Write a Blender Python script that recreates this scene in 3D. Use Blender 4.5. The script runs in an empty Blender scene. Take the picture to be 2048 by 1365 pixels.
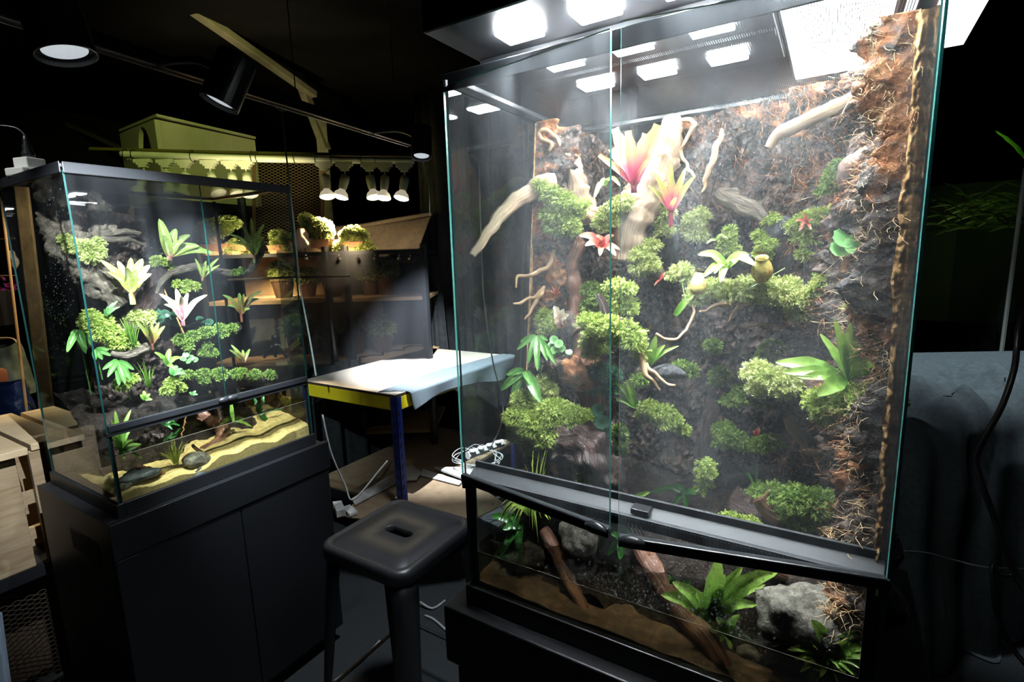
import bpy, math, random
from mathutils import Vector as V, noise, Matrix
random.seed(7)
PI = math.pi
C = bpy.context.scene.collection
S = bpy.context.scene

# ------------------------------------------------------------------ camera, world, exposure
HC = 1.45                                   # eye height; floor is z = 0
FPX, YAW, PITCH, ROLL = 1030.27, 0.55587, 0.16702, -0.03021
_f = V((math.cos(YAW)*math.cos(PITCH), math.sin(YAW)*math.cos(PITCH), -math.sin(PITCH)))
_r = V((math.sin(YAW), -math.cos(YAW), 0)); _u = _r.cross(_f)
RT = _r*math.cos(ROLL)+_u*math.sin(ROLL); UP = _u*math.cos(ROLL)-_r*math.sin(ROLL); FW = _f
cam_d = bpy.data.cameras.new('camera'); cam = bpy.data.objects.new('camera', cam_d); C.objects.link(cam)
cam_d.sensor_width = 36; cam_d.lens = FPX/2048*36; cam_d.clip_start = .02
cam.matrix_world = Matrix(((RT.x, UP.x, -FW.x, 0), (RT.y, UP.y, -FW.y, 0), (RT.z, UP.z, -FW.z, HC), (0, 0, 0, 1)))
S.camera = cam
w = bpy.data.worlds.new('dark_hall'); S.world = w; w.use_nodes = True
w.node_tree.nodes['Background'].inputs[0].default_value = (.55, .75, .8, 1)
w.node_tree.nodes['Background'].inputs[1].default_value = .006
S.view_settings.view_transform = 'Standard'; S.view_settings.look = 'None'
S.view_settings.exposure = 0.0; S.view_settings.gamma = 1
cy = S.cycles
cy.use_denoising = True; cy.use_adaptive_sampling = True; cy.adaptive_threshold = .03
cy.max_bounces = 7; cy.diffuse_bounces = 3; cy.glossy_bounces = 4; cy.transmission_bounces = 4
cy.transparent_max_bounces = 40; cy.volume_bounces = 0; cy.volume_step_rate = 3; cy.volume_max_steps = 64; cy.sample_clamp_indirect = 4
cy.caustics_reflective = False; cy.caustics_refractive = False

MIST = .65; LED_POWER = 300; BEAM = 55; PANEL_POWER = 60

def ray(px, py): return FW+RT*((px-1024)/FPX)-UP*((py-682.5)/FPX)
def onx(px, py, X): d = ray(px, py); return d*(X/d.x)+V((0, 0, HC))      # photo direction met at a given X in the place
def ony(px, py, Y): d = ray(px, py); return d*(Y/d.y)+V((0, 0, HC))
def onz(px, py, z): d = ray(px, py); return d*((z-HC)/d.z)+V((0, 0, HC))
def far(px, py, D): return ray(px, py)*D+V((0, 0, HC))

def spot_light(name, loc, target, energy, color, angle, blend=.5, rad=.02, parent=None):
    l = bpy.data.lights.new(name, 'SPOT'); l.energy = energy; l.color = color; l.spot_size = angle; l.spot_blend = blend; l.shadow_soft_size = rad
    o = bpy.data.objects.new(name, l); C.objects.link(o); o.location = loc
    o.rotation_euler = (V(target)-V(loc)).to_track_quat('-Z', 'Y').to_euler()
    return o

# ------------------------------------------------------------------ materials
def nt(name):
    m = bpy.data.materials.new(name); m.use_nodes = True
    n = m.node_tree.nodes; return m, n, m.node_tree.links, n['Principled BSDF'], n['Material Output']
def mat(name, col, rough=.5, metal=0, emit=0, spec=.5, coat=0):
    m, n, l, b, o = nt(name)
    b.inputs['Base Color'].default_value = (*col, 1); b.inputs['Roughness'].default_value = rough
    b.inputs['Metallic'].default_value = metal; b.inputs['Specular IOR Level'].default_value = spec
    b.inputs['Coat Weight'].default_value = coat
    if emit: b.inputs['Emission Color'].default_value = (*col, 1); b.inputs['Emission Strength'].default_value = emit
    return m
def ramp(n, stops):
    r = n.new('ShaderNodeValToRGB'); e = r.color_ramp.elements
    while len(e) < len(stops): e.new(.5)
    for x, (p, c) in zip(e, stops): x.position = p; x.color = (*c, 1)
    return r
def nmat(name, stops, scale=20, detail=6, rough=.8, bump=.4, stretch=(1, 1, 1), coord='Object', spec=.4, dist=.01, distort=0., coat=0, wet=0):
    """noise driven colour with bump"""
    m, n, l, b, o = nt(name)
    tc = n.new('ShaderNodeTexCoord'); mp = n.new('ShaderNodeMapping'); mp.inputs['Scale'].default_value = stretch
    l.new(tc.outputs[coord], mp.inputs[0])
    nz = n.new('ShaderNodeTexNoise'); nz.inputs['Scale'].default_value = scale; nz.inputs['Detail'].default_value = detail; nz.inputs['Distortion'].default_value = distort
    nz.inputs['Roughness'].default_value = .62
    l.new(mp.outputs[0], nz.inputs[0])
    r = ramp(n, stops); l.new(nz.outputs[0], r.inputs[0]); l.new(r.outputs[0], b.inputs['Base Color'])
    b.inputs['Roughness'].default_value = rough; b.inputs['Specular IOR Level'].default_value = spec; b.inputs['Coat Weight'].default_value = coat; b.inputs['Coat Roughness'].default_value = .15
    if bump:
        bp = n.new('ShaderNodeBump'); bp.inputs['Strength'].default_value = bump; bp.inputs['Distance'].default_value = dist
        l.new(nz.outputs[0], bp.inputs['Height']); l.new(bp.outputs[0], b.inputs['Normal'])
        if coat: l.new(bp.outputs[0], b.inputs['Coat Normal'])
    return m
def leafmat(name, stops, rough=.35, trans=.35, stripe=None, across=None, veins=False):
    """uv.x runs along the leaf, uv.y across it"""
    m, n, l, b, o = nt(name)
    uv = n.new('ShaderNodeUVMap'); sp = n.new('ShaderNodeSeparateXYZ'); l.new(uv.outputs[0], sp.inputs[0])
    r = ramp(n, stops); l.new(sp.outputs[0], r.inputs[0]); col = r.outputs[0]
    if stripe or across:
        a = n.new('ShaderNodeMath'); a.operation = 'SUBTRACT'; a.inputs[1].default_value = .5; l.new(sp.outputs[1], a.inputs[0])
        ab = n.new('ShaderNodeMath'); ab.operation = 'ABSOLUTE'; l.new(a.outputs[0], ab.inputs[0])
        rr = ramp(n, [(0.05, (1, 1, 1)), (.16, (0, 0, 0))] if stripe else [(.26, (0, 0, 0)), (.4, (1, 1, 1))]); l.new(ab.outputs[0], rr.inputs[0])
        mx = n.new('ShaderNodeMix'); mx.data_type = 'RGBA'; l.new(rr.outputs[0], mx.inputs[0]); l.new(col, mx.inputs[6]); mx.inputs[7].default_value = (*(stripe or across), 1); col = mx.outputs[2]
    tc = n.new('ShaderNodeTexCoord'); nz = n.new('ShaderNodeTexNoise'); nz.inputs['Scale'].default_value = 90; l.new(tc.outputs['Object'], nz.inputs[0])
    hs = n.new('ShaderNodeHueSaturation'); l.new(col, hs.inputs['Color'])
    mr = n.new('ShaderNodeMapRange'); mr.inputs[3].default_value = .6; mr.inputs[4].default_value = 1.4; l.new(nz.outputs[0], mr.inputs[0]); l.new(mr.outputs[0], hs.inputs['Value'])
    l.new(hs.outputs[0], b.inputs['Base Color']); b.inputs['Roughness'].default_value = rough
    if veins:
        wv = n.new('ShaderNodeTexWave'); wv.inputs['Scale'].default_value = 6; l.new(uv.outputs[0], wv.inputs[0])
        bp = n.new('ShaderNodeBump'); bp.inputs['Strength'].default_value = .12; bp.inputs['Distance'].default_value = .001; l.new(wv.outputs[0], bp.inputs['Height']); l.new(bp.outputs[0], b.inputs['Normal'])
    tr = n.new('ShaderNodeBsdfTranslucent'); l.new(hs.outputs[0], tr.inputs[0])
    ms = n.new('ShaderNodeMixShader'); ms.inputs[0].default_value = trans
    l.new(b.outputs[0], ms.inputs[1]); l.new(tr.outputs[0], ms.inputs[2]); l.new(ms.outputs[0], o.inputs[0])
    return m
def mossmat(name, dark, mid, light, trans=.3):
    """uv.x is a random number per frond, uv.y runs along it"""
    m, n, l, b, o = nt(name)
    uv = n.new('ShaderNodeUVMap'); sp = n.new('ShaderNodeSeparateXYZ'); l.new(uv.outputs[0], sp.inputs[0])
    ad = n.new('ShaderNodeMath'); ad.operation = 'MULTIPLY_ADD'; ad.inputs[1].default_value = .45; l.new(sp.outputs[1], ad.inputs[0])
    m2 = n.new('ShaderNodeMath'); m2.operation = 'MULTIPLY'; m2.inputs[1].default_value = .6; l.new(sp.outputs[0], m2.inputs[0]); l.new(m2.outputs[0], ad.inputs[2])
    r = ramp(n, [(0, dark), (.5, mid), (1, light)]); l.new(ad.outputs[0], r.inputs[0]); l.new(r.outputs[0], b.inputs['Base Color'])
    b.inputs['Roughness'].default_value = .55; b.inputs['Specular IOR Level'].default_value = .25
    tr = n.new('ShaderNodeBsdfTranslucent'); l.new(r.outputs[0], tr.inputs[0])
    ms = n.new('ShaderNodeMixShader'); ms.inputs[0].default_value = trans
    l.new(b.outputs[0], ms.inputs[1]); l.new(tr.outputs[0], ms.inputs[2]); l.new(ms.outputs[0], o.inputs[0])
    return m
def glassmat(name, tint=(.96, .985, .98), haze=0., ior=1.5, rough=0., streak=(6, 6, 1.2), bump=0, refl=1.):
    """pane: Fresnel mirror over clear; haze = thin film of condensation and wipe streaks"""
    m, n, l, b, o = nt(name); n.remove(b)
    t = n.new('ShaderNodeBsdfTransparent'); t.inputs[0].default_value = (*tint, 1)
    g = n.new('ShaderNodeBsdfGlossy'); g.inputs['Roughness'].default_value = rough
    fr = n.new('ShaderNodeFresnel'); fr.inputs[0].default_value = ior
    if bump:
        tc = n.new('ShaderNodeTexCoord'); nz = n.new('ShaderNodeTexNoise'); nz.inputs['Scale'].default_value = 14; l.new(tc.outputs['Object'], nz.inputs[0])
        bp = n.new('ShaderNodeBump'); bp.inputs['Strength'].default_value = bump; bp.inputs['Distance'].default_value = .004; l.new(nz.outputs[0], bp.inputs['Height'])
        l.new(bp.outputs[0], g.inputs['Normal']); l.new(bp.outputs[0], fr.inputs['Normal'])
    geo = n.new('ShaderNodeNewGeometry'); inv = n.new('ShaderNodeMath'); inv.operation = 'SUBTRACT'; inv.inputs[0].default_value = 1; l.new(geo.outputs['Backfacing'], inv.inputs[1])
    f0 = n.new('ShaderNodeMath'); f0.operation = 'MULTIPLY'; f0.inputs[1].default_value = refl*1.7; f0.use_clamp = True; l.new(fr.outputs[0], f0.inputs[0])
    fm = n.new('ShaderNodeMath'); fm.operation = 'MULTIPLY'; l.new(f0.outputs[0], fm.inputs[0]); l.new(inv.outputs[0], fm.inputs[1])
    ms = n.new('ShaderNodeMixShader'); l.new(fm.outputs[0], ms.inputs[0]); l.new(t.outputs[0], ms.inputs[1]); l.new(g.outputs[0], ms.inputs[2]); out = ms.outputs[0]
    if haze:
        tc = n.new('ShaderNodeTexCoord'); mp = n.new('ShaderNodeMapping'); mp.inputs['Scale'].default_value = streak; mp.inputs['Rotation'].default_value = (.25, .1, 0); l.new(tc.outputs['Object'], mp.inputs[0])
        nz = n.new('ShaderNodeTexNoise'); nz.inputs['Scale'].default_value = 2.2; nz.inputs['Detail'].default_value = 5; nz.inputs['Distortion'].default_value = .8; l.new(mp.outputs[0], nz.inputs[0])
        mr = n.new('ShaderNodeMapRange'); mr.inputs[1].default_value = .38; mr.inputs[2].default_value = .75; mr.inputs[3].default_value = haze*.15; mr.inputs[4].default_value = haze; l.new(nz.outputs[0], mr.inputs[0])
        df = n.new('ShaderNodeBsdfTranslucent'); df.inputs[0].default_value = (.85, .92, 1, 1)
        d2 = n.new('ShaderNodeBsdfDiffuse'); d2.inputs[0].default_value = (.85, .92, 1, 1)
        dm = n.new('ShaderNodeMixShader'); l.new(df.outputs[0], dm.inputs[1]); l.new(d2.outputs[0], dm.inputs[2])
        m3 = n.new('ShaderNodeMixShader'); l.new(mr.outputs[0], m3.inputs[0]); l.new(out, m3.inputs[1]); l.new(dm.outputs[0], m3.inputs[2]); out = m3.outputs[0]
    l.new(out, o.inputs[0]); return m
def meshmat(name, col, pitch, hole, rough=.4, metal=.6, diamond=False, ax=(0, 1)):
    """woven or expanded metal: strands solid, holes clear"""
    m, n, l, b, o = nt(name)
    b.inputs['Base Color'].default_value = (*col, 1); b.inputs['Roughness'].default_value = rough; b.inputs['Metallic'].default_value = metal
    tc = n.new('ShaderNodeTexCoord'); sp = n.new('ShaderNodeSeparateXYZ'); l.new(tc.outputs['UV'], sp.inputs[0])
    def mth(op, a, bb):
        k = n.new('ShaderNodeMath'); k.operation = op
        for i, x in enumerate((a, bb)):
            if isinstance(x, (int, float)): k.inputs[i].default_value = x
            elif x is not None: l.new(x, k.inputs[i])
        return k.outputs[0]
    x, y = sp.outputs[0], sp.outputs[1]
    if diamond: y2 = mth('MULTIPLY', y, 2.); x, y = mth('ADD', x, y2), mth('SUBTRACT', x, y2)
    gx = mth('PINGPONG', mth('DIVIDE', x, pitch), 1.); gy = mth('PINGPONG', mth('DIVIDE', y, pitch), 1.)
    inside = mth('MULTIPLY', mth('LESS_THAN', gx, hole), mth('LESS_THAN', gy, hole))
    t = n.new('ShaderNodeBsdfTransparent'); ms = n.new('ShaderNodeMixShader'); l.new(inside, ms.inputs[0]); l.new(b.outputs[0], ms.inputs[1]); l.new(t.outputs[0], ms.inputs[2]); l.new(ms.outputs[0], o.inputs[0])
    return m

M = dict(
 black=mat('black_plastic', (.012, .013, .015), .35), satin=mat('black_satin_metal', (.018, .018, .021), .38, spec=.6), matte=mat('black_melamine', (.010, .011, .013), .42, spec=.35),
 lid=mat('black_lid_plastic', (.02, .022, .025), .3), steel=mat('white_enamel', (.75, .75, .72), .4), chrome=mat('bright_metal', (.8, .8, .82), .25, 1),
 led=mat('led_tile', (.93, .97, 1), .5, emit=LED_POWER), panel=mat('lit_diffuser', (.95, .98, 1), .5, emit=PANEL_POWER), glow_wing=mat('added_glow_wing', (.9, .96, 1), .5, emit=2.2), lens=mat('spot_lens', (.85, .92, 1), .3, emit=.55), reflector=mat('spot_reflector', (.75, .8, .85), .2, 1),
 warm=mat('lit_bulb_face', (1, .86, .6), .4, emit=30), cloth=nmat('black_curtain', [(.3, (.010, .011, .012)), (.7, (.02, .022, .024))], 30, 3, .9, .2, dist=.002, spec=.2),
 wall=nmat('black_wall_fabric', [(.3, (.008, .008, .007)), (.7, (.013, .013, .012))], 4, 3, .95, .1, spec=.1),
 floor=nmat('dark_carpet', [(.3, (.020, .023, .025)), (.7, (.05, .055, .058))], 220, 3, .95, .5, dist=.002, spec=.1),
 grey=nmat('grey_cloth', [(.3, (.055, .07, .077)), (.7, (.085, .105, .112))], 60, 3, .85, .1, dist=.002, spec=.25), towel=nmat('grey_blue_microfibre', [(.3, (.09, .115, .13)), (.7, (.15, .18, .2))], 250, 3, .95, .6, dist=.004, spec=.1),
 brown=nmat('brown_cloth', [(.3, (.20, .145, .10)), (.7, (.28, .21, .15))], 40, 3, .85, .2, dist=.003, spec=.2),
 boardtop=nmat('chipboard_top', [(.3, (.42, .37, .31)), (.7, (.5, .45, .38))], 120, 4, .45, .05), boardedge=mat('dark_board_edge', (.05, .04, .03), .7), yellow=mat('yellow_paint', (.72, .58, .02), .4), blue=mat('blue_paint', (.012, .03, .2), .38), hole=mat('slot_shadow', (.004, .004, .006), .8),
 card=nmat('cardboard', [(.3, (.20, .14, .08)), (.7, (.28, .2, .13))], 20, 4, .85, .15, dist=.002), cardw=nmat('white_faced_cardboard', [(.3, (.42, .41, .39)), (.7, (.58, .57, .55))], 20, 4, .7, .1, dist=.002),
 cable_w=mat('white_cable', (.38, .39, .39), .45), cable_k=mat('black_cable', (.012, .012, .014), .35), cable_g=mat('pale_green_cable', (.45, .55, .5), .5),  # last cable colour is a pale grey-green
 pine=nmat('shaded_pine_wood', [(.25, (.20, .13, .07)), (.5, (.30, .22, .13)), (.8, (.36, .28, .18))], 6, 6, .6, .1, stretch=(1, 1, 9), dist=.002, distort=1.), pine_lit=nmat('lit_pine_top', [(.25, (.36, .26, .14)), (.5, (.50, .39, .24)), (.8, (.56, .46, .31))], 5, 6, .5, .1, stretch=(1, 9, 3), dist=.002, distort=1.),  # crate fronts darkened to carry shade, top boards left light
 cream=nmat('cream_painted_board', [(.3, (.40, .40, .25)), (.7, (.46, .46, .30))], 8, 3, .7, .05), beam=nmat('cream_truss_paint', [(.3, (.30, .27, .17)), (.7, (.4, .36, .25))], 14, 4, .6, .1),
 bluebag=nmat('blue_woven_bag', [(.3, (.015, .035, .12)), (.7, (.03, .06, .2))], 9, 5, .35, .8, dist=.02), greenbag=nmat('pale_green_bag', [(.4, (.14, .2, .16)), (.6, (.26, .33, .27))], 6, 3, .5, .3, dist=.01), orange=mat('orange_print', (.35, .12, .05), .6), purple=mat('purple_petals', (.30, .04, .28), .6),
 amber=nmat('warm_panel', [(.3, (.30, .19, .09)), (.7, (.5, .34, .18))], 3, 4, .7, .1), pot=mat('terracotta_tray', (.34, .16, .08), .5), potd=mat('dark_brown_pot', (.10, .055, .03), .6), sillm=mat('sill_plastic', (.03, .033, .037), .55, spec=.35), meniscus=mat('meniscus_line', (.28, .26, .2), .2), foliage_b=mossmat('bonsai_foliage', (.10, .13, .03), (.30, .36, .10), (.55, .58, .22)), barkb=mat('bonsai_bark', (.34, .24, .15), .7),
 seam=mat('silicone_seam', (.01, .01, .012), .4), edge=mat('teal_glass_edge', (.02, .15, .145), .2, spec=.6), edge3=mat('dark_glass_edge', (.006, .045, .042), .35, spec=.3), edge2=mat('green_glass_edge', (.06, .24, .21), .2, spec=.6),
 glass=glassmat('clear_glass'), glass_h=glassmat('fogged_glass', haze=.035), glass_m=glassmat('lightly_fogged_glass', haze=.012, streak=(4, 4, 1)), acrylic=glassmat('acrylic', tint=(.8, .84, .82), haze=.03),
 water=glassmat('water_surface', tint=(.45, .43, .36), ior=1.33, bump=.15, refl=1.6), waterside=glassmat('murky_water', tint=(.50, .47, .34), haze=.06, refl=.3, ior=1.33), drop=mat('water_drop', (.9, .95, 1), .05, spec=1),
 watery=glassmat('water_seen_side', tint=(.93, .92, .83), haze=.01, refl=.3, ior=1.33),
 sandb=nmat('brown_sand', [(.3, (.035, .018, .008)), (.55, (.10, .055, .026)), (.8, (.20, .13, .07))], 60, 8, .7, .5, dist=.004), sandy=nmat('yellow_sand', [(.3, (.42, .30, .11)), (.55, (.62, .47, .2)), (.8, (.74, .6, .3))], 90, 8, .8, .5, dist=.003),
 soil=nmat('wet_soil', [(.3, (.008, .006, .005)), (.6, (.03, .02, .015)), (.8, (.07, .045, .03))], 45, 8, .3, 1, dist=.02, coat=.5),
 pale=nmat('bleached_driftwood', [(.25, (.16, .09, .05)), (.42, (.40, .27, .17)), (.55, (.42, .31, .21)), (.75, (.58, .48, .36))], 26, 9, .75, .9, stretch=(.12, 1, 1), coord='UV', dist=.006, distort=.4),
 tan=nmat('tan_root', [(.3, (.26, .14, .07)), (.55, (.50, .32, .18)), (.8, (.62, .45, .28))], 24, 7, .6, .5, stretch=(.2, 1, 1), coord='UV', dist=.003),
 redwood=nmat('red_brown_wet_wood', [(.3, (.07, .03, .02)), (.5, (.20, .085, .05)), (.75, (.36, .17, .10))], 20, 8, .42, .8, stretch=(.15, 1, 1), coord='UV', dist=.005, coat=.3),
 darkwood=nmat('dark_wet_wood', [(.3, (.012, .008, .008)), (.5, (.055, .032, .028)), (.75, (.14, .08, .07))], 22, 8, .3, 1, stretch=(.35, 1, 1), coord='UV', dist=.01, coat=.6, distort=1.5),
 greywood=nmat('grey_weathered_wood', [(.3, (.035, .026, .02)), (.5, (.14, .11, .082)), (.75, (.34, .275, .205))], 11, 9, .75, 1, stretch=(.8, 1, 1), coord='UV', dist=.012, distort=.6),
 slate=nmat('grey_slate', [(.3, (.015, .015, .017)), (.5, (.055, .057, .063)), (.8, (.15, .15, .155))], 24, 9, .6, 1, stretch=(2, 2, .6), dist=.015),
 rock=nmat('pitted_grey_rock', [(.3, (.03, .027, .02)), (.5, (.13, .118, .095)), (.8, (.29, .27, .225))], 55, 10, .75, .9, dist=.008), rockdark=nmat('black_rock', [(.3, (.015, .02, .022)), (.6, (.05, .06, .065))], 40, 8, .5, .7, dist=.005), lava=nmat('brown_lava_rock', [(.3, (.04, .028, .024)), (.5, (.13, .085, .07)), (.8, (.27, .2, .17))], 25, 8, .6, .6, dist=.01), whitestone=mat('white_quartz', (.75, .8, .82), .3),
 coir=nmat('orange_coir', [(.3, (.22, .075, .025)), (.6, (.50, .21, .09)), (.8, (.66, .36, .18))], 60, 4, .9, .2, dist=.002), coirp=nmat('pale_coir', [(.3, (.45, .28, .13)), (.7, (.72, .53, .3))], 60, 4, .8, .1, dist=.002), foamcut=nmat('cut_coir_edge', [(.3, (.30, .13, .05)), (.55, (.66, .38, .16)), (.8, (.9, .7, .4))], 70, 6, .9, .8, dist=.006),  # cut edge tones raised to put its golden glow into the colour
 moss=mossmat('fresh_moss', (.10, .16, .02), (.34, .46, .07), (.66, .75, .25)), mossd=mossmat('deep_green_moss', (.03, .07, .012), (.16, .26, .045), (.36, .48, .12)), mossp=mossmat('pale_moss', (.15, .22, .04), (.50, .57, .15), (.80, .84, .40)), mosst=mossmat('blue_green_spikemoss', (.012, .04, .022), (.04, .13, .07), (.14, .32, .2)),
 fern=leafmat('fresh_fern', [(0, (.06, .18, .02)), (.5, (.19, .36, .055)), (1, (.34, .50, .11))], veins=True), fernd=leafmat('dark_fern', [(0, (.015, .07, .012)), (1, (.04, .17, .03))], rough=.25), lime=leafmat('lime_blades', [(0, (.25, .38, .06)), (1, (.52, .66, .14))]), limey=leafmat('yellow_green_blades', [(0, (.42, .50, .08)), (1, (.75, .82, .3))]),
 palm=leafmat('glossy_palmate', [(0, (.05, .15, .03)), (1, (.17, .40, .10))], rough=.22, stripe=(.2, .4, .12), veins=True), pink=leafmat('pink_bromeliad', [(0, (.16, .02, .04)), (.35, (.42, .06, .11)), (.62, (.58, .17, .10)), (1, (.60, .30, .09))]),
 pinkg=leafmat('pink_green_bromeliad', [(0, (.35, .04, .09)), (.35, (.46, .10, .13)), (.7, (.38, .36, .09)), (1, (.46, .52, .17))]), bgreen=leafmat('green_bromeliad', [(0, (.40, .12, .12)), (.25, (.35, .42, .10)), (1, (.42, .62, .14))], stripe=(.62, .68, .3)), byel=leafmat('yellow_bromeliad', [(0, (.45, .25, .12)), (.25, (.62, .66, .18)), (1, (.78, .86, .32))], stripe=(.9, .92, .55)),
 bvar=leafmat('striped_bromeliad', [(0, (.40, .10, .14)), (.4, (.62, .30, .36)), (1, (.42, .50, .16))], across=(.80, .72, .55)), bdark=leafmat('bronze_bromeliad', [(0, (.16, .05, .04)), (.5, (.22, .20, .05)), (1, (.24, .38, .10))], rough=.25), red=leafmat('red_leaf', [(0, (.35, .04, .04)), (.5, (.62, .12, .09)), (1, (.75, .38, .22))]), rex=leafmat('cream_red_leaf', [(0, (.60, .06, .07)), (.6, (.82, .68, .5)), (1, (.85, .8, .62))]),
 round=leafmat('round_leaf', [(0, (.08, .26, .06)), (1, (.24, .50, .18))], rough=.3), roundd=leafmat('dark_glossy_leaf', [(0, (.01, .04, .02)), (1, (.04, .12, .07))], rough=.12), pitcher=nmat('speckled_pitcher', [(.35, (.55, .16, .06)), (.45, (.62, .50, .12)), (.8, (.72, .72, .25))], 160, 2, .35, 0), nep=leafmat('nepenthes_leaf', [(0, (.18, .34, .06)), (1, (.40, .56, .15))], rough=.3, stripe=(.48, .58, .22)),
)
def barkmat(name, warm=.5):
    """near-black cork with orange coir showing where the noise opens it; uv.x = how much coir this part of the wall carries"""
    m, n, l, b, o = nt(name)
    tc = n.new('ShaderNodeTexCoord'); uv = n.new('ShaderNodeUVMap'); sp = n.new('ShaderNodeSeparateXYZ'); l.new(uv.outputs[0], sp.inputs[0])
    nz = n.new('ShaderNodeTexNoise'); nz.inputs['Scale'].default_value = 38; nz.inputs['Detail'].default_value = 10; nz.inputs['Roughness'].default_value = .65; l.new(tc.outputs['Object'], nz.inputs[0])
    r = ramp(n, [(.3, (.010, .007, .006)), (.46, (.028, .018, .014)), (.56, (.085, .056, .044)), (.66, (.19, .135, .11)), (.8, (.36, .28, .235))]); l.new(nz.outputs[0], r.inputs[0])
    r2 = ramp(n, [(.3, (.16, .05, .018)), (.55, (.42, .17, .07)), (.8, (.62, .32, .16))]); l.new(nz.outputs[0], r2.inputs[0])
    n2 = n.new('ShaderNodeTexNoise'); n2.inputs['Scale'].default_value = 15; n2.inputs['Detail'].default_value = 5; n2.inputs['Distortion'].default_value = .6; l.new(tc.outputs['Object'], n2.inputs[0])
    ad = n.new('ShaderNodeMath'); ad.operation = 'ADD'; l.new(n2.outputs[0], ad.inputs[0]); l.new(sp.outputs[0], ad.inputs[1])
    mr = n.new('ShaderNodeMapRange'); mr.inputs[1].default_value = .78; mr.inputs[2].default_value = .88; l.new(ad.outputs[0], mr.inputs[0])
    mx = n.new('ShaderNodeMix'); mx.data_type = 'RGBA'; l.new(mr.outputs[0], mx.inputs[0]); l.new(r.outputs[0], mx.inputs[6]); l.new(r2.outputs[0], mx.inputs[7])
    l.new(mx.outputs[2], b.inputs['Base Color'])
    rm = n.new('ShaderNodeMapRange'); rm.inputs[3].default_value = .38; rm.inputs[4].default_value = .95; l.new(mr.outputs[0], rm.inputs[0]); l.new(rm.outputs[0], b.inputs['Roughness'])
    b.inputs['Specular IOR Level'].default_value = .45
    bp = n.new('ShaderNodeBump'); bp.inputs['Strength'].default_value = 1; bp.inputs['Distance'].default_value = .012; vo = n.new('ShaderNodeTexVoronoi'); vo.inputs['Scale'].default_value = 70; l.new(tc.outputs['Object'], vo.inputs[0])
    s2 = n.new('ShaderNodeMath'); s2.operation = 'MULTIPLY_ADD'; s2.inputs[1].default_value = .7; l.new(vo.outputs[0], s2.inputs[0]); l.new(nz.outputs[0], s2.inputs[2])
    l.new(s2.outputs[0], bp.inputs['Height']); l.new(bp.outputs[0], b.inputs['Normal'])
    return m
M['bark'] = barkmat('cork_and_coir_wall')
M['lidmesh'] = meshmat('fine_steel_mesh', (.10, .105, .115), .0014, .62, .35, .9)
M['expanded'] = meshmat('expanded_metal', (.16, .11, .06), .022, .82, .5, .5, diamond=True)
M['expandedk'] = meshmat('dark_expanded_metal', (.10, .08, .06), .016, .80, .5, .5, diamond=True)
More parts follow.
